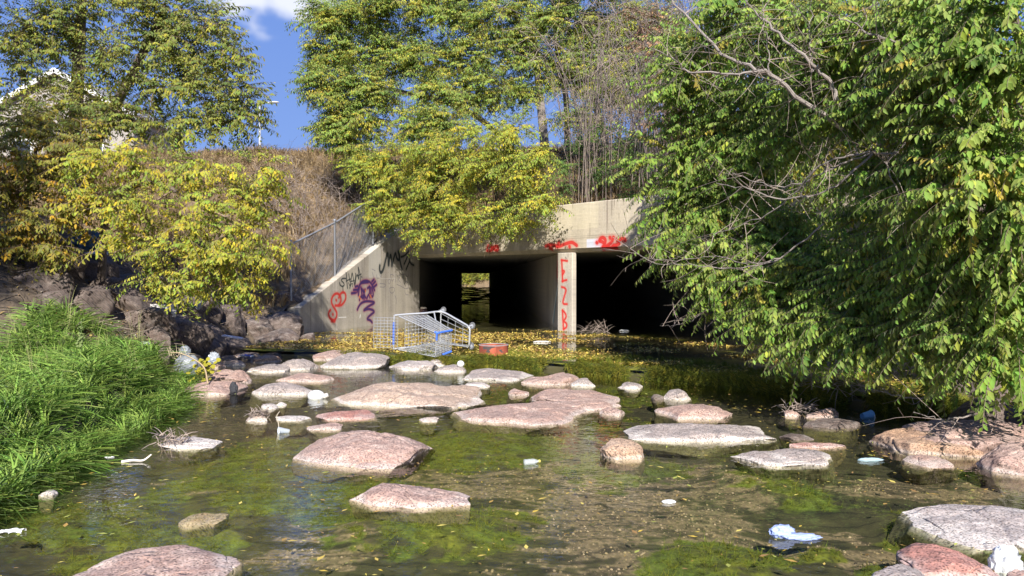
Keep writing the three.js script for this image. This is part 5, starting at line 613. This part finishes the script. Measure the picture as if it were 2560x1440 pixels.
// ------------------------------------------------------------------ fence, street lamp, house
{
  const f = thing('chain_link_fence', 'chain link fence on steel posts above the graffiti wing wall', 'fence', [-4.75, 0.9, -17.0]), o = V(-4.75, 0.9, -17.0);
  const posts = [[[-4.72, 0.85, -17.0], 2.12], [[-4.12, 1.35, -18.5], 2.68], [[-3.55, 2.2, -20.3], 3.42], [[-3.05, 2.75, -21.9], 4.0]];
  for (const [p, top] of posts) { const b = V(...p).sub(o); mesh('post', tube([b, V(b.x, top - o.y, b.z)], 0.024, 0.024, 8), M.galv, f); mesh('post_cap', new THREE.SphereGeometry(0.036, 8, 6).translate(b.x, top - o.y, b.z), M.galv, f); }
  const rail = posts.map(([p, t]) => V(p[0], t - 0.06, p[2]).sub(o)); for (let i = 0; i < rail.length - 1; i++) mesh('rail', tube([rail[i], rail[i + 1]], 0.02, 0.02, 6), M.galv, f);
  const w = [];
  for (let i = 0; i < rail.length - 1; i++) { const [p0, t0] = posts[i], [p1, t1] = posts[i + 1], L = Math.hypot(p1[0] - p0[0], p1[2] - p0[2]), n = Math.round(L / 0.055), pt = (s, v) => { s = clamp(s); v = clamp(v); const y0 = lerp(p0[1] + 0.05, p1[1] + 0.05, s), y1 = lerp(t0 - 0.07, t1 - 0.07, s); return V(lerp(p0[0], p1[0], s) + 0.012 * Math.sin(s * 40), lerp(y0, y1, v), lerp(p0[2], p1[2], s)).sub(o); };
    const rise = 1.1 / L; for (let k = -Math.ceil(n * rise); k <= n * (1 + rise); k++) for (const dir of [1, -1]) { const s0 = k / n, s1 = s0 + dir * rise; let v0 = 0, v1 = 1; const cut = (s) => (s - s0) / (s1 - s0); const lo = Math.min(cut(0), cut(1)), hi = Math.max(cut(0), cut(1)); v0 = Math.max(v0, lo); v1 = Math.min(v1, hi); if (v1 - v0 < 0.02) continue; w.push(tube([pt(lerp(s0, s1, v0), v0), pt(lerp(s0, s1, v1), v1)], 0.0036, 0.0036, 3)); } }
  stuff(mesh('wire_mesh', mergeGeometries(w), M.galv, f));
}
{
  const [x, y, z] = SPOT.lamp, gy = groundY(x, z), l = thing('street_lamp', 'slim grey street lamp standing beyond the embankment against the sky', 'street lamp', [x, gy, z]), m = std([0.55, 0.57, 0.60], 0.5, { metalness: 0.3 });
  mesh('pole', tube([V(0, 0, 0), V(0, y - gy, 0)], 0.12, 0.08, 8), m, l); mesh('arm', tube(smooth([V(0, y - gy - 0.05, 0), V(0.3, y - gy + 0.2, 0), V(0.9, y - gy + 0.3, 0)], 8), 0.05, 0.04, 6), m, l);
  const hd = new THREE.SphereGeometry(0.3, 12, 6); hd.scale(1.3, 0.3, 0.6); hd.translate(1.1, y - gy + 0.28, 0); mesh('lamp_head', hd, m, l);
}
{
  const h = thing('house', 'pale house with white-edged gable roof behind the left trees', 'house', [-33, 6, -58]), wall = std([0.34, 0.31, 0.27], 0.9), trim = std([0.8, 0.8, 0.78], 0.7), roof = std([0.30, 0.29, 0.28], 0.9), glass = std([0.05, 0.06, 0.08], 0.1);
  const s = new THREE.Shape([[-5.5, 0], [5.5, 0], [5.5, 7], [0, 10.2], [-5.5, 7]].map((p) => new THREE.Vector2(...p))), wg = new THREE.ExtrudeGeometry(s, { depth: 9, bevelEnabled: false }); wg.translate(0, 0, -9); mesh('wall', wg, wall, h);
  for (const q of [1, -1]) { const rg = box(0, 0, -4.5, 6.9, 0.2, 9.8); rg.rotateZ(-q * 0.527); rg.translate(q * 2.95, 8.65, 0); mesh('roof', rg, roof, h); const tg = box(0, 0, 0, 6.9, 0.32, 0.12); tg.rotateZ(-q * 0.527); tg.translate(q * 2.95, 8.6, 0.46); mesh('bargeboard', tg, trim, h); }
  for (const [wx, wy] of [[-2.6, 4.6], [2.6, 4.6], [-2.6, 1.4], [2.6, 1.4]]) { const f = mesh('window', box(wx, wy, 0.04, 1.5, 1.6, 0.12), trim, h); mesh('pane', box(wx, wy, 0.11, 1.25, 1.35, 0.03), glass, f); }
}

// ------------------------------------------------------------------ tipped shopping cart
{
  const cart = thing('shopping_cart', 'grey wire shopping cart with blue trim tipped on its side in the water', 'shopping cart', [-1.165, 0.55, -13.52]);
  const F = V(0.665, -0.167, 0.728), S = V(0.049, 0.982, 0.18), U = V(-0.745, -0.084, 0.662); // the cart's forward, side and up axes as it lies
  const P = (f, u, s) => V(0, 0, 0).addScaledVector(F, f).addScaledVector(S, s).addScaledVector(U, u);
  const rod = (name, pts, r, mat = M.steel, parent = cart, sides = 6) => mesh(name, tube(pts.length > 2 ? smooth(pts, pts.length * 5) : pts, r, r, sides), mat, parent);
  const width = (f, u) => lerp(0.285, 0.19, f / 0.98) * lerp(0.86, 1, clamp((u - 0.45) / 0.45));
  for (const s of [1, -1]) {                                         // chassis side tube: handle, down the back, along the base to the front wheel
    rod('frame_tube', [P(0, 1.0, 0.28 * s), P(0.04, 0.75, 0.28 * s), P(0.10, 0.45, 0.275 * s), P(0.10, 0.20, 0.27 * s), P(0.16, 0.14, 0.265 * s), P(0.5, 0.13, 0.22 * s), P(0.80, 0.13, 0.175 * s)], 0.017);
    rod('strut', [P(0.10, 0.28, 0.27 * s), P(0.42, 0.48, 0.21 * s)], 0.011);
    for (const [f, w] of [[0.06, 0.27], [0.84, 0.17]]) { const wh = thingPart('wheel', P(f, 0.06, w * s)); wh.add(); }
  }
  function thingPart(name, c) { const t = new THREE.TorusGeometry(0.048, 0.016, 8, 18), q = new THREE.Quaternion().setFromRotationMatrix(new THREE.Matrix4().makeBasis(F, U, S)); t.applyQuaternion(q); t.translate(c.x, c.y, c.z); const w = mesh(name, t, M.rubber, cart); const hub = new THREE.CylinderGeometry(0.036, 0.036, 0.022, 14); hub.rotateX(Math.PI / 2); hub.applyQuaternion(q); hub.translate(c.x, c.y, c.z); mesh('hub', hub, M.galv, w); const fk = tube([c, c.clone().addScaledVector(U, 0.085)], 0.012, 0.018, 6); mesh('fork', fk, M.steel, w); return { add() {} }; }
  rod('frame_tube', [P(0.80, 0.13, 0.175), P(0.86, 0.13, 0.14), P(0.87, 0.13, 0), P(0.86, 0.13, -0.14), P(0.80, 0.13, -0.175)], 0.017);
  rod('cross_bar', [P(0.13, 0.16, 0.27), P(0.13, 0.16, -0.27)], 0.011);
  for (let k = 0; k < 6; k++) { const q = lerp(-0.14, 0.14, k / 5); rod('shelf_wire', [P(0.14, 0.155, q * 1.7), P(0.86, 0.145, q)], 0.004, M.steel, cart, 4); }
  for (let k = 0; k < 3; k++) { const f = 0.32 + k * 0.2; rod('shelf_wire', [P(f, 0.152, 0.24 - f * 0.08), P(f, 0.152, -0.24 + f * 0.08)], 0.004, M.steel, cart, 4); }
  rod('handle', [P(0, 1.0, 0.285), P(0, 1.0, -0.285)], 0.015); rod('handle_grip', [P(0, 1.0, 0.17), P(0, 1.0, -0.2)], 0.022, M.blue, cart, 10);
  // basket: top rim, then wires of two sides, front and bottom
  const top = (f) => lerp(0.96, 0.88, f), bot = (f) => lerp(0.42, 0.52, f), fr = [0.08, 0.98];
  for (const s of [1, -1]) { rod('rim', [P(0.08, top(0), width(0.08, 0.9) * s), P(0.98, top(1), width(0.98, 0.9) * s)], 0.008); rod('rim', [P(0.10, bot(0), width(0.1, 0.45) * s), P(0.90, bot(1), width(0.9, 0.45) * s)], 0.006); }
  rod('rim', [P(0.98, top(1), 0.19), P(0.98, top(1), -0.19)], 0.008);
  const wires = (name, gs) => mesh(name, mergeGeometries(gs), M.steel, cart);
  for (const s of [1, -1]) { const g = []; for (let k = 0; k <= 18; k++) { const t = k / 18, f = lerp(0.08, 0.98, t), f2 = lerp(0.10, 0.90, t); g.push(tube([P(f, top(t), width(f, 0.9) * s), P(f2, bot(t), width(f2, 0.45) * s)], 0.0036, 0.0036, 4)); } for (let k = 1; k < 6; k++) { const v = k / 6; g.push(tube([P(lerp(0.1, 0.08, v), lerp(bot(0), top(0), v), width(0.08, lerp(0.45, 0.9, v)) * s), P(lerp(0.9, 0.98, v), lerp(bot(1), top(1), v), width(0.95, lerp(0.45, 0.9, v)) * s)], 0.004, 0.004, 4)); } wires('side_grille', g); }
  { const g = []; for (let k = 0; k <= 10; k++) { const q = lerp(-1, 1, k / 10); g.push(tube([P(0.98, top(1), 0.19 * q), P(0.90, bot(1), 0.165 * q)], 0.0036, 0.0036, 4)); } for (let k = 1; k < 10; k++) { const v = k / 10, f = lerp(0.9, 0.98, v), u = lerp(bot(1), top(1), v), w = lerp(0.165, 0.19, v); g.push(tube([P(f, u, w), P(f, u, -w)], 0.0036, 0.0036, 4)); } wires('front_grille', g); }
  { const g = []; for (let k = 0; k <= 9; k++) { const q = lerp(-1, 1, k / 9); g.push(tube([P(0.10, bot(0), width(0.1, 0.45) * q), P(0.90, bot(1), width(0.9, 0.45) * q)], 0.0036, 0.0036, 4)); } for (let k = 0; k <= 20; k++) { const t = k / 20, f = lerp(0.1, 0.9, t), w = width(f, 0.45); g.push(tube([P(f, bot(t), w), P(f, bot(t), -w)], 0.0036, 0.0036, 4)); } wires('bottom_grille', g); }
  { const g = []; for (let k = 0; k <= 10; k++) { const q = lerp(-1, 1, k / 10) * 0.25; g.push(tube([P(0.08, 0.98, q), P(-0.16, 1.28, q)], 0.0036, 0.0036, 4)); } for (let k = 0; k <= 7; k++) { const t = k / 7; g.push(tube([P(lerp(0.08, -0.16, t), lerp(0.98, 1.28, t), 0.25), P(lerp(0.08, -0.16, t), lerp(0.98, 1.28, t), -0.25)], 0.0036, 0.0036, 4)); } wires('rear_flap', g); }
  { const g = []; for (let k = 0; k <= 8; k++) { const q = lerp(-1, 1, k / 8) * 0.23; g.push(tube([P(0.20, 0.92, q), P(0.24, 0.55, q)], 0.0036, 0.0036, 4)); } for (let k = 0; k <= 6; k++) { const t = k / 6; g.push(tube([P(lerp(0.2, 0.24, t), lerp(0.92, 0.55, t), 0.23), P(lerp(0.2, 0.24, t), lerp(0.92, 0.55, t), -0.23)], 0.0036, 0.0036, 4)); } wires('child_seat', g); }
  rod('bumper', [P(0.94, top(1), 0.195), P(0.985, 0.86, 0.19), P(0.975, 0.78, 0.188), P(0.915, 0.53, 0.172)], 0.017, M.blue, cart, 8); rod('bumper', [P(0.99, top(1), 0.2), P(0.99, top(1), 0.08)], 0.015, M.blue, cart, 8); rod('bumper', [P(0.97, 0.75, -0.18), P(0.915, 0.53, -0.172)], 0.018, M.blue, cart, 8);
}

// ------------------------------------------------------------------ litter
const film = (c, t = 0.5, rough = 0.45) => new THREE.MeshPhysicalMaterial({ color: new THREE.Color().setRGB(...c), roughness: rough, transmission: t, thickness: 0, ior: 1.4, side: THREE.DoubleSide });
function crumple(w, h, d, seed, amp = 0.35, n = 26) { const r = rngOf(seed), g = new THREE.IcosahedronGeometry(1, 7); g.deleteAttribute('uv'); g.deleteAttribute('normal'); const m = mergeVertices(g, 1e-4), p = m.attributes.position; for (let i = 0; i < p.count; i++) { const x = p.getX(i), y = p.getY(i), z = p.getZ(i), k = 1 + amp * (1 - 2.4 * Math.abs(n3(x * 2.2 + seed, y * 2.2, z * 2.2))) + amp * 0.5 * n3(x * 5, y * 5 + seed, z * 5); p.setXYZ(i, x * k * w / 2, Math.max(-0.3 * h, y * k * h * 0.6 + h * 0.3), z * k * d / 2); } m.computeVertexNormals(); return m; }
function sheetGeo(w, d, seed, bend = 0.12, n = 14, t = 0.0) { const g = new THREE.PlaneGeometry(w, d, n, n); g.rotateX(-Math.PI / 2); const p = g.attributes.position; for (let i = 0; i < p.count; i++) { const x = p.getX(i), z = p.getZ(i); p.setXYZ(i, x + 0.15 * w * n3(x * 3 / w + seed, 1, z * 3 / d), bend * (Math.abs(n3(x * 2 / w + seed, 4, z * 2 / d)) + 0.35 * Math.abs(n3(x * 6 / w, seed, z * 6 / d))), z + 0.15 * d * n3(x * 3 / w, 7 + seed, z * 3 / d)); } g.computeVertexNormals(); return g; }
const at = (k, dy = 0, dz = 0) => [SPOT[k][0], SPOT[k][1] + dy, SPOT[k][2] + dz];
const onBank = (k, dy) => [SPOT[k][0], groundY(SPOT[k][0], SPOT[k][2]) + dy, SPOT[k][2]];
{
  const white = std([0.62, 0.62, 0.60], 0.5);
  const jug = thing('plastic_jug', 'round white plastic jug floating left of the largest tan slab', 'jug', at('jug')); { const b = new THREE.SphereGeometry(0.095, 24, 16); b.scale(1, 0.72, 0.8); b.translate(0, 0.025, 0); mesh('body', b, white, jug); const nk = new THREE.CylinderGeometry(0.022, 0.03, 0.05, 12); nk.rotateZ(-1.2); nk.translate(0.11, 0.03, 0); mesh('neck', nk, std([0.62, 0.58, 0.5], 0.6), jug); }
  const bt = thing('plastic_bottle', 'clear plastic bottle lying in shallow mid stream water', 'bottle', at('bottle', 0.015), 0.35); { const L = [[0, -0.06], [0.022, -0.058], [0.024, -0.05], [0.022, -0.035], [0.024, -0.02], [0.022, -0.005], [0.024, 0.01], [0.02, 0.03], [0.009, 0.05], [0.009, 0.06]].map((p) => new THREE.Vector2(...p)), b = new THREE.LatheGeometry(L, 18); b.rotateZ(-Math.PI / 2); b.scale(0.95, 0.95, 0.95); mesh('body', b, film([0.9, 0.93, 0.95], 0.75, 0.12), bt); const c = new THREE.CylinderGeometry(0.011, 0.011, 0.012, 12); c.rotateZ(Math.PI / 2); c.translate(0.062, 0, 0); mesh('cap', c, std([0.6, 0.5, 0.12], 0.5), bt); }
  const cup = thing('plastic_cup', 'clear plastic cup half sunk behind the rugged pink boulder', 'cup', at('cup', 0.012), 0.5); { const L = [[0.018, 0], [0.022, 0.045], [0.03, 0.09], [0.033, 0.092]].map((p) => new THREE.Vector2(...p)), b = new THREE.LatheGeometry(L, 20); b.rotateZ(Math.PI / 2 - 0.2); mesh('body', b, film([0.85, 0.9, 0.95], 0.7, 0.15), cup); const rm = new THREE.TorusGeometry(0.032, 0.003, 6, 20); rm.rotateY(Math.PI / 2); rm.translate(-0.09, 0.012, 0); mesh('rim', rm, film([0.9, 0.95, 1], 0.3, 0.2), cup); }
  one('plastic_bag', mergeGeometries([crumple(0.11, 0.05, 0.06, 3).translate(-0.05, 0.01, -0.02), crumple(0.16, 0.025, 0.05, 4).translate(0.04, 0, 0.01)]), film([0.42, 0.52, 0.86], 0.3), 'crumpled blue plastic bag floating in the lower right foreground', 'bag', at('bluebag'));
  const bc = thing('paper_cup', 'light blue cup lying in the water by the right boulders', 'cup', at('bluecup', 0.015), 0.3); { const L = [[0.03, 0], [0.043, 0.11], [0.046, 0.112]].map((p) => new THREE.Vector2(...p)), b = new THREE.LatheGeometry(L, 20); b.rotateZ(-Math.PI / 2 + 0.1); mesh('body', b, std([0.22, 0.48, 0.75], 0.5, { side: THREE.DoubleSide }), bc); const rm = new THREE.TorusGeometry(0.045, 0.005, 6, 20); rm.rotateY(Math.PI / 2); rm.translate(0.11, -0.01, 0); mesh('rim', rm, white, bc); }
  one('foam_scrap', crumple(0.075, 0.02, 0.03, 6, 0.2), white, 'small white foam scrap afloat right of centre foreground', 'litter', at('plate'));
  one('plastic_bag', crumple(0.11, 0.12, 0.09, 9, 0.45), film([0.85, 0.87, 0.88], 0.45, 0.3), 'clear crumpled bag beside the red boulder at bottom right', 'bag', at('clearbag', -0.02));
  const wr = thing('wrapper', 'small blue and white wrapper between stones near the left bank', 'litter', [SPOT.wrapper[0] + 0.1, 0.1, SPOT.wrapper[2]]); mesh('sheet', sheetGeo(0.2, 0.12, 3, 0.05), white, wr); mesh('print', sheetGeo(0.09, 0.08, 3, 0.05).translate(0.03, 0.012, 0.03), std([0.12, 0.15, 0.6], 0.5), wr);
  one('foam_ball', crumple(0.10, 0.08, 0.09, 11, 0.08), white, 'white foam ball on the flat grey stone right of the cart', 'litter', [-0.74, 0.08, -11.45]);
  one('bottle_strip', crumple(0.17, 0.025, 0.03, 12, 0.2), film([0.45, 0.6, 0.65], 0.4), 'flattened teal bottle floating before the right bank boulders', 'litter', at('silver'));
  one('curved_twig', tube(smooth([V(0, -0.1, 0), V(0.005, 0.04, 0), V(-0.012, 0.11, 0), V(0.015, 0.155, 0)], 12), 0.005, 0.003, 6), std([0.55, 0.47, 0.36], 0.9), 'thin pale hooked twig standing out of the left water', 'twig', at('twig'));
  one('paper_scrap', sheetGeo(0.13, 0.05, 8, 0.03), white, 'white paper scrap at the left edge of the lower water', 'litter', at('paper', 0.003));
  one('bent_strip', tube(smooth([V(-0.1, 0.005, 0.02), V(-0.03, 0.012, 0), V(0.05, 0.012, 0), V(0.1, 0.05, -0.02)], 14), 0.012, 0.006, 6), std([0.7, 0.64, 0.55], 0.8), 'bent whitish strip floating near the grass bank', 'litter', at('scrap'));
  one('thin_strip', crumple(0.07, 0.012, 0.018, 14, 0.1), white, 'tiny white strip in the shade of the grass bank', 'litter', at('strip'));
  const drum = thing('rusty_drum', 'half-sunk rusty red metal drum right of the cart', 'drum', [SPOT.drum[0], AP - 0.06, SPOT.drum[2] - 0.2], 0.2); { const rust = new THREE.MeshStandardMaterial({ roughness: 0.9, map: dataTex(256, (u, v) => { const f = 0.5 + fbm(u * 9, 3, v * 5, 4), q = fbm(u * 5, 8, v * 9, 3); const c = q > 0.12 ? [0.30, 0.27, 0.26] : [0.62 * (0.7 + 0.5 * f), 0.33 * (0.6 + 0.6 * f), 0.24 * (0.6 + 0.6 * f)]; return c; }, true) }); const L = [[0.02, 0.02], [0.22, 0.02], [0.235, 0.03], [0.23, 0.06], [0.23, 0.19], [0.237, 0.2], [0.225, 0.205], [0.21, 0.17], [0.0, 0.165]].map((p) => new THREE.Vector2(...p)); mesh('shell', new THREE.LatheGeometry(L, 36), rust, drum); const rim = new THREE.TorusGeometry(0.23, 0.008, 6, 36); rim.rotateX(Math.PI / 2); rim.translate(0, 0.203, 0); mesh('rim', rim, std([0.28, 0.27, 0.27], 0.7), drum); }
  const jar = thing('glass_jar', 'dark jar with pale lid standing in water behind the cart', 'jar', [SPOT.jar[0], AP - 0.06, SPOT.jar[2] + 0.2]); { const L = [[0, 0], [0.11, 0], [0.125, 0.03], [0.125, 0.3], [0.1, 0.37], [0.085, 0.39]].map((p) => new THREE.Vector2(...p)); mesh('body', new THREE.LatheGeometry(L, 24), std([0.09, 0.05, 0.045], 0.15), jar); mesh('lid', new THREE.CylinderGeometry(0.09, 0.09, 0.045, 24).translate(0, 0.41, 0), std([0.48, 0.42, 0.36], 0.6), jar); }
  one('dark_rag', crumple(0.08, 0.12, 0.06, 16, 0.3), std([0.03, 0.03, 0.035], 0.8), 'small black rag between the left stones', 'litter', [SPOT.shoe[0], 0.02, SPOT.shoe[2]]);
  one('foam_scrap', crumple(0.2, 0.04, 0.1, 17, 0.25), white, 'white scrap floating at the mouth of the right cell', 'litter', at('foam'));
  one('foam_scrap', crumple(0.28, 0.03, 0.08, 18, 0.25), std([0.6, 0.56, 0.5], 0.8), 'pale floating scrap just below the culvert pier', 'litter', at('white2'));
  // on the left bank
  const sh = onBank('sheet', 0.42); one('paper_sheet', sheetGeo(0.42, 0.16, 21, 0.09), white, 'torn white sheet lying high on the dark left bank', 'litter', sh);
  const cd = thing('cardboard', 'pale cardboard panel with purple patch leaning on the left bank', 'cardboard', [SPOT.card[0], groundY(SPOT.card[0], SPOT.card[2]) + 0.25, SPOT.card[2] + 0.25], 0.1); { const p = box(0.06, 0.12, 0, 0.4, 0.22, 0.012); p.rotateX(-0.5); mesh('panel', p, std([0.62, 0.58, 0.56], 0.8), cd); const p2 = box(-0.06, 0.06, 0.02, 0.16, 0.1, 0.01); p2.rotateX(-0.7); mesh('patch', p2, std([0.10, 0.08, 0.26], 0.8), cd); const p3 = box(-0.17, 0.02, 0.03, 0.18, 0.16, 0.01); p3.rotateX(-0.9); p3.rotateY(0.3); mesh('flap', p3, std([0.5, 0.47, 0.48], 0.8), cd); }
  one('plastic_bag', mergeGeometries([crumple(0.3, 0.26, 0.22, 23, 0.2), crumple(0.13, 0.12, 0.1, 24, 0.25).translate(-0.03, 0.24, 0)]), film([0.22, 0.24, 0.26], 0.15, 0.4), 'knotted grey plastic bag behind the end of the grass', 'bag', [SPOT.greybag[0], 0.1, SPOT.greybag[2] + 0.5]);
  one('cloth', crumple(0.42, 0.26, 0.2, 25, 0.4), std([0.06, 0.12, 0.17], 0.85), 'dark blue cloth bundle among boulders high on the left bank', 'litter', onBank('tarp', 0.4));
  one('paper_slip', box(0, 0.02, 0, 0.3, 0.02, 0.12).rotateZ(-0.15), std([0.5, 0.52, 0.66], 0.7), 'bluish white slip lying on the dark bank left of the wall', 'litter', [SPOT.slip[0], 0.42, SPOT.slip[2] + 0.2]);
  one('plastic_wrap', crumple(0.13, 0.06, 0.08, 27, 0.3), film([0.5, 0.54, 0.58], 0.4, 0.25), 'clear crumpled wrap in the grass left of the grey bag', 'litter', [SPOT.clear1[0], groundY(SPOT.clear1[0], SPOT.clear1[2] + 0.6) + 0.05, SPOT.clear1[2] + 0.6]);
  one('plastic_wrap', crumple(0.13, 0.12, 0.1, 28, 0.4), film([0.5, 0.54, 0.58], 0.4, 0.25), 'clear crumpled wrap right of the grey bag', 'litter', [SPOT.clear2[0] + 0.02, 0.2, SPOT.clear2[2] + 0.3]);
  one('pipe', tube([V(-0.12, -0.12, 0), V(0.12, 0.14, 0)], 0.04, 0.04, 10), std([0.45, 0.45, 0.43], 0.7), 'short grey pipe stub poking out of the left bank', 'pipe', onBank('pipe', 0.4));
  // debris clumps
  const clump = (label, pos, s, seed) => { const r = rngOf(seed), g = thing('debris_clump', label, 'debris', pos), a = []; for (let i = 0; i < 60; i++) { const p = V((r() - 0.5) * s, r() * s * 0.3, (r() - 0.5) * s * 0.6), d = V(r() - 0.5, (r() - 0.4) * 0.8, r() - 0.5).normalize(); a.push(tube([p, p.clone().addScaledVector(d, s * 0.25), p.clone().addScaledVector(d, s * 0.45).add(V(0, -s * 0.05, s * 0.05))], 0.005, 0.002, 3)); } stuff(mesh('twigs', mergeGeometries(a), M.dryTwig, g)); };
  clump('twig and leaf clump on the white-topped stone near the grass', [SPOT.debrisL[0] + 0.04, 0.015, SPOT.debrisL[2]], 0.26, 31); clump('dry twig heap caught at the mouth of the right cell', [SPOT.debrisR[0] + 0.15, AP - 0.01, SPOT.debrisR[2]], 0.55, 35); clump('weedy debris on the tan stone in the left water', [SPOT.weed[0] + 0.05, 0.03, SPOT.weed[2] + 0.05], 0.18, 32); clump('twigs caught on stones below the right shrubs', [2.85, 0.0, -7.9], 0.3, 33); clump('soaked leaf and twig drift along the right weir', [3.55, 0.12, -8.3], 0.7, 34);
}
// bent dry stalk and yellow-leaved weed beside the left stones
{
  const st = thing('dry_stalk', 'bent tan dry stalk with wispy top beside the left stones', 'plant', [-3.62, 0.1, -9.4]); mesh('stem', tube(smooth([V(0.02, 0, 0), V(-0.02, 0.18, 0), V(-0.12, 0.27, 0), V(-0.32, 0.36, 0), V(-0.42, 0.36, 0)], 16), 0.011, 0.004, 6), std([0.45, 0.34, 0.20], 0.9), st); const r = rngOf(5), a = []; for (let i = 0; i < 26; i++) { const p = V(-0.2 - 0.24 * r(), 0.3 + 0.07 * r(), 0); a.push(tube([p, p.clone().add(V((r() - 0.6) * 0.25, (r() - 0.3) * 0.18, (r() - 0.5) * 0.2))], 0.003, 0.001, 3)); } stuff(mesh('wisps', mergeGeometries(a), std([0.5, 0.42, 0.26], 0.9), st));
  const wd = thing('yellow_weed', 'round-leaved yellow weed growing between the left stones', 'plant', [-3.78, 0.05, -9.75]), q = rngOf(6), lg = new THREE.CircleGeometry(0.028, 9), yl = leafMat(0.4); yl.vertexColors = false; yl.color.setRGB(0.42, 0.38, 0.03); for (let i = 0; i < 34; i++) { const m = mesh('leaf', lg, yl, wd); m.position.set((q() - 0.5) * 0.32, 0.04 + 0.26 * q(), (q() - 0.5) * 0.25); m.rotation.set(-0.9 + (q() - 0.5), (q() - 0.5) * 1.2, 0); } const sg = []; for (let i = 0; i < 12; i++) sg.push(tube([V((q() - 0.5) * 0.05, 0, 0), V((q() - 0.5) * 0.28, 0.1 + 0.18 * q(), (q() - 0.5) * 0.2)], 0.003, 0.002, 3)); stuff(mesh('stems', mergeGeometries(sg), std([0.2, 0.2, 0.05], 0.9), wd));
  const mk = thing('seed_weed', 'tall green weed with seed spike in the left grass', 'plant', [-4.35, groundY(-4.35, -8) , -8]); const p2 = []; for (let i = 0; i < 60; i++) { const t = q(), h = 0.35 + 0.3 * t; p2.push(new THREE.IcosahedronGeometry(0.012 * (1.3 - t), 0).translate((q() - 0.5) * 0.05 + 0.02 * t, h, (q() - 0.5) * 0.05)); } mesh('stem', tube([V(0, 0, 0), V(0.02, 0.65, 0)], 0.006, 0.003, 5), std([0.13, 0.2, 0.05], 0.9), mk); stuff(mesh('seed_spike', mergeGeometries(p2), std([0.17, 0.22, 0.07], 0.9), mk));
}

// ------------------------------------------------------------------ fallen leaves
{
  const r = rngOf(900), yel = [[0.52, 0.36, 0.05], [0.46, 0.34, 0.07], [0.36, 0.22, 0.05], [0.55, 0.45, 0.10], [0.26, 0.15, 0.05], [0.30, 0.32, 0.06]];
  const flat = triGeo([0, 0, 0, 0.42, 0.05, 0.2, 0.45, 0, 0, 0.42, 0.04, -0.2, 1, 0.07, 0.02], [0, 1, 2, 0, 2, 3, 1, 4, 2, 2, 4, 3], null, Array(15).fill(1)), s = [];
  const inside = (x, z) => polyDist(x, z)[0] < -0.1;
  const weirZ = (x) => { for (let i = 1; i < WEIR.length; i++) if (x >= WEIR[i][0]) { const [x0, z0] = WEIR[i - 1], [x1, z1] = WEIR[i]; return lerp(z0, z1, (x - x0) / (x1 - x0)); } return -14.2; };
  for (let i = 0; i < 90000; i++) { const x = lerp(-4.6, 4.5, r()), z = lerp(-8, -18.5, r()); if (!inside(x, z) || z > weirZ(x) - 0.05 || (x > -1.7 && x < -0.3 && z > -13.3 && r() < 0.7)) continue; const c = fbm(x * 0.7, 3, z * 1.5, 4) + 0.26 * sm(3.2, -1.0, x) * sm(-18.2, -16, z) + 0.10 * sm(2.5, 0, weirZ(x) - z); if (c < 0.06 + 0.26 * r()) continue; s.push([x, AP + 0.004 + 0.006 * r(), z, r() * 6.3, 0.04 + 0.032 * r(), (r() - 0.5) * 0.6, (r() - 0.5) * 0.6]); }
  const lm = new THREE.MeshStandardMaterial({ vertexColors: true, roughness: 0.8 });
  scatter('leaf_litter', 'carpet of yellow fallen leaves floating before the culvert', 'leaves', flat, lm, s, () => { const c = yel[Math.floor(r() * 5)], k = 0.75 + 0.5 * r(); return c.map((v) => v * k); });
  const fl = []; for (let i = 0; i < 9000; i++) { const z = -3.2 - 8 * r(), x = lerp(-3.6, 3.6, r()); if (!inside(x, z) || z < weirZ(x) + 0.15) continue; if (n3(x * 0.8, 6, z * 1.3) + 0.25 * sm(1, 3, x) < -0.05 + 0.45 * r()) continue; fl.push([x, r() < 0.5 ? 0.003 : -0.05 - 0.06 * r(), z, r() * 6.3, 0.012 + 0.026 * r() ** 2, (r() - 0.5) * 0.5, (r() - 0.5) * 0.5]); }
  scatter('leaf_flecks', 'small leaf fragments drifting on and under the lower stream', 'leaves', flat, lm, fl, () => { const c = yel[Math.floor(r() * 6)], k = 0.6 + 0.6 * r(); return c.map((v) => v * k); });
  const mats = yel.map((c) => std(c, 0.75)); let n = 0;
  for (let i = 0; i < 4000 && n < 260; i++) { const z = -3.4 - 6.2 * r() ** 1.1, x = lerp(-3.2, 3.2, r()); if (Math.abs(x) > -z * 0.66 || !inside(x, z) || z < weirZ(x) + 0.3) continue; if (BOULDERS.some(([bx, bz, w, d]) => ((x - bx) / (w / 2)) ** 2 + ((z - bz) / (d / 2)) ** 2 < 1.25)) continue; if (n3(x * 0.9, 3, z * 1.2) < -0.25 + 0.3 * r()) continue; const m = one('fallen_leaf', flat, mats[Math.floor(r() * 6)], 'single yellow or brown fallen leaf floating on the lower stream', 'leaf', [x, 0.004, z], 'leaves floating on the lower stream'); m.rotation.y = r() * 6.3; m.scale.setScalar(0.03 + 0.045 * r() ** 2); n++; }
}
renderer.render(scene, camera);
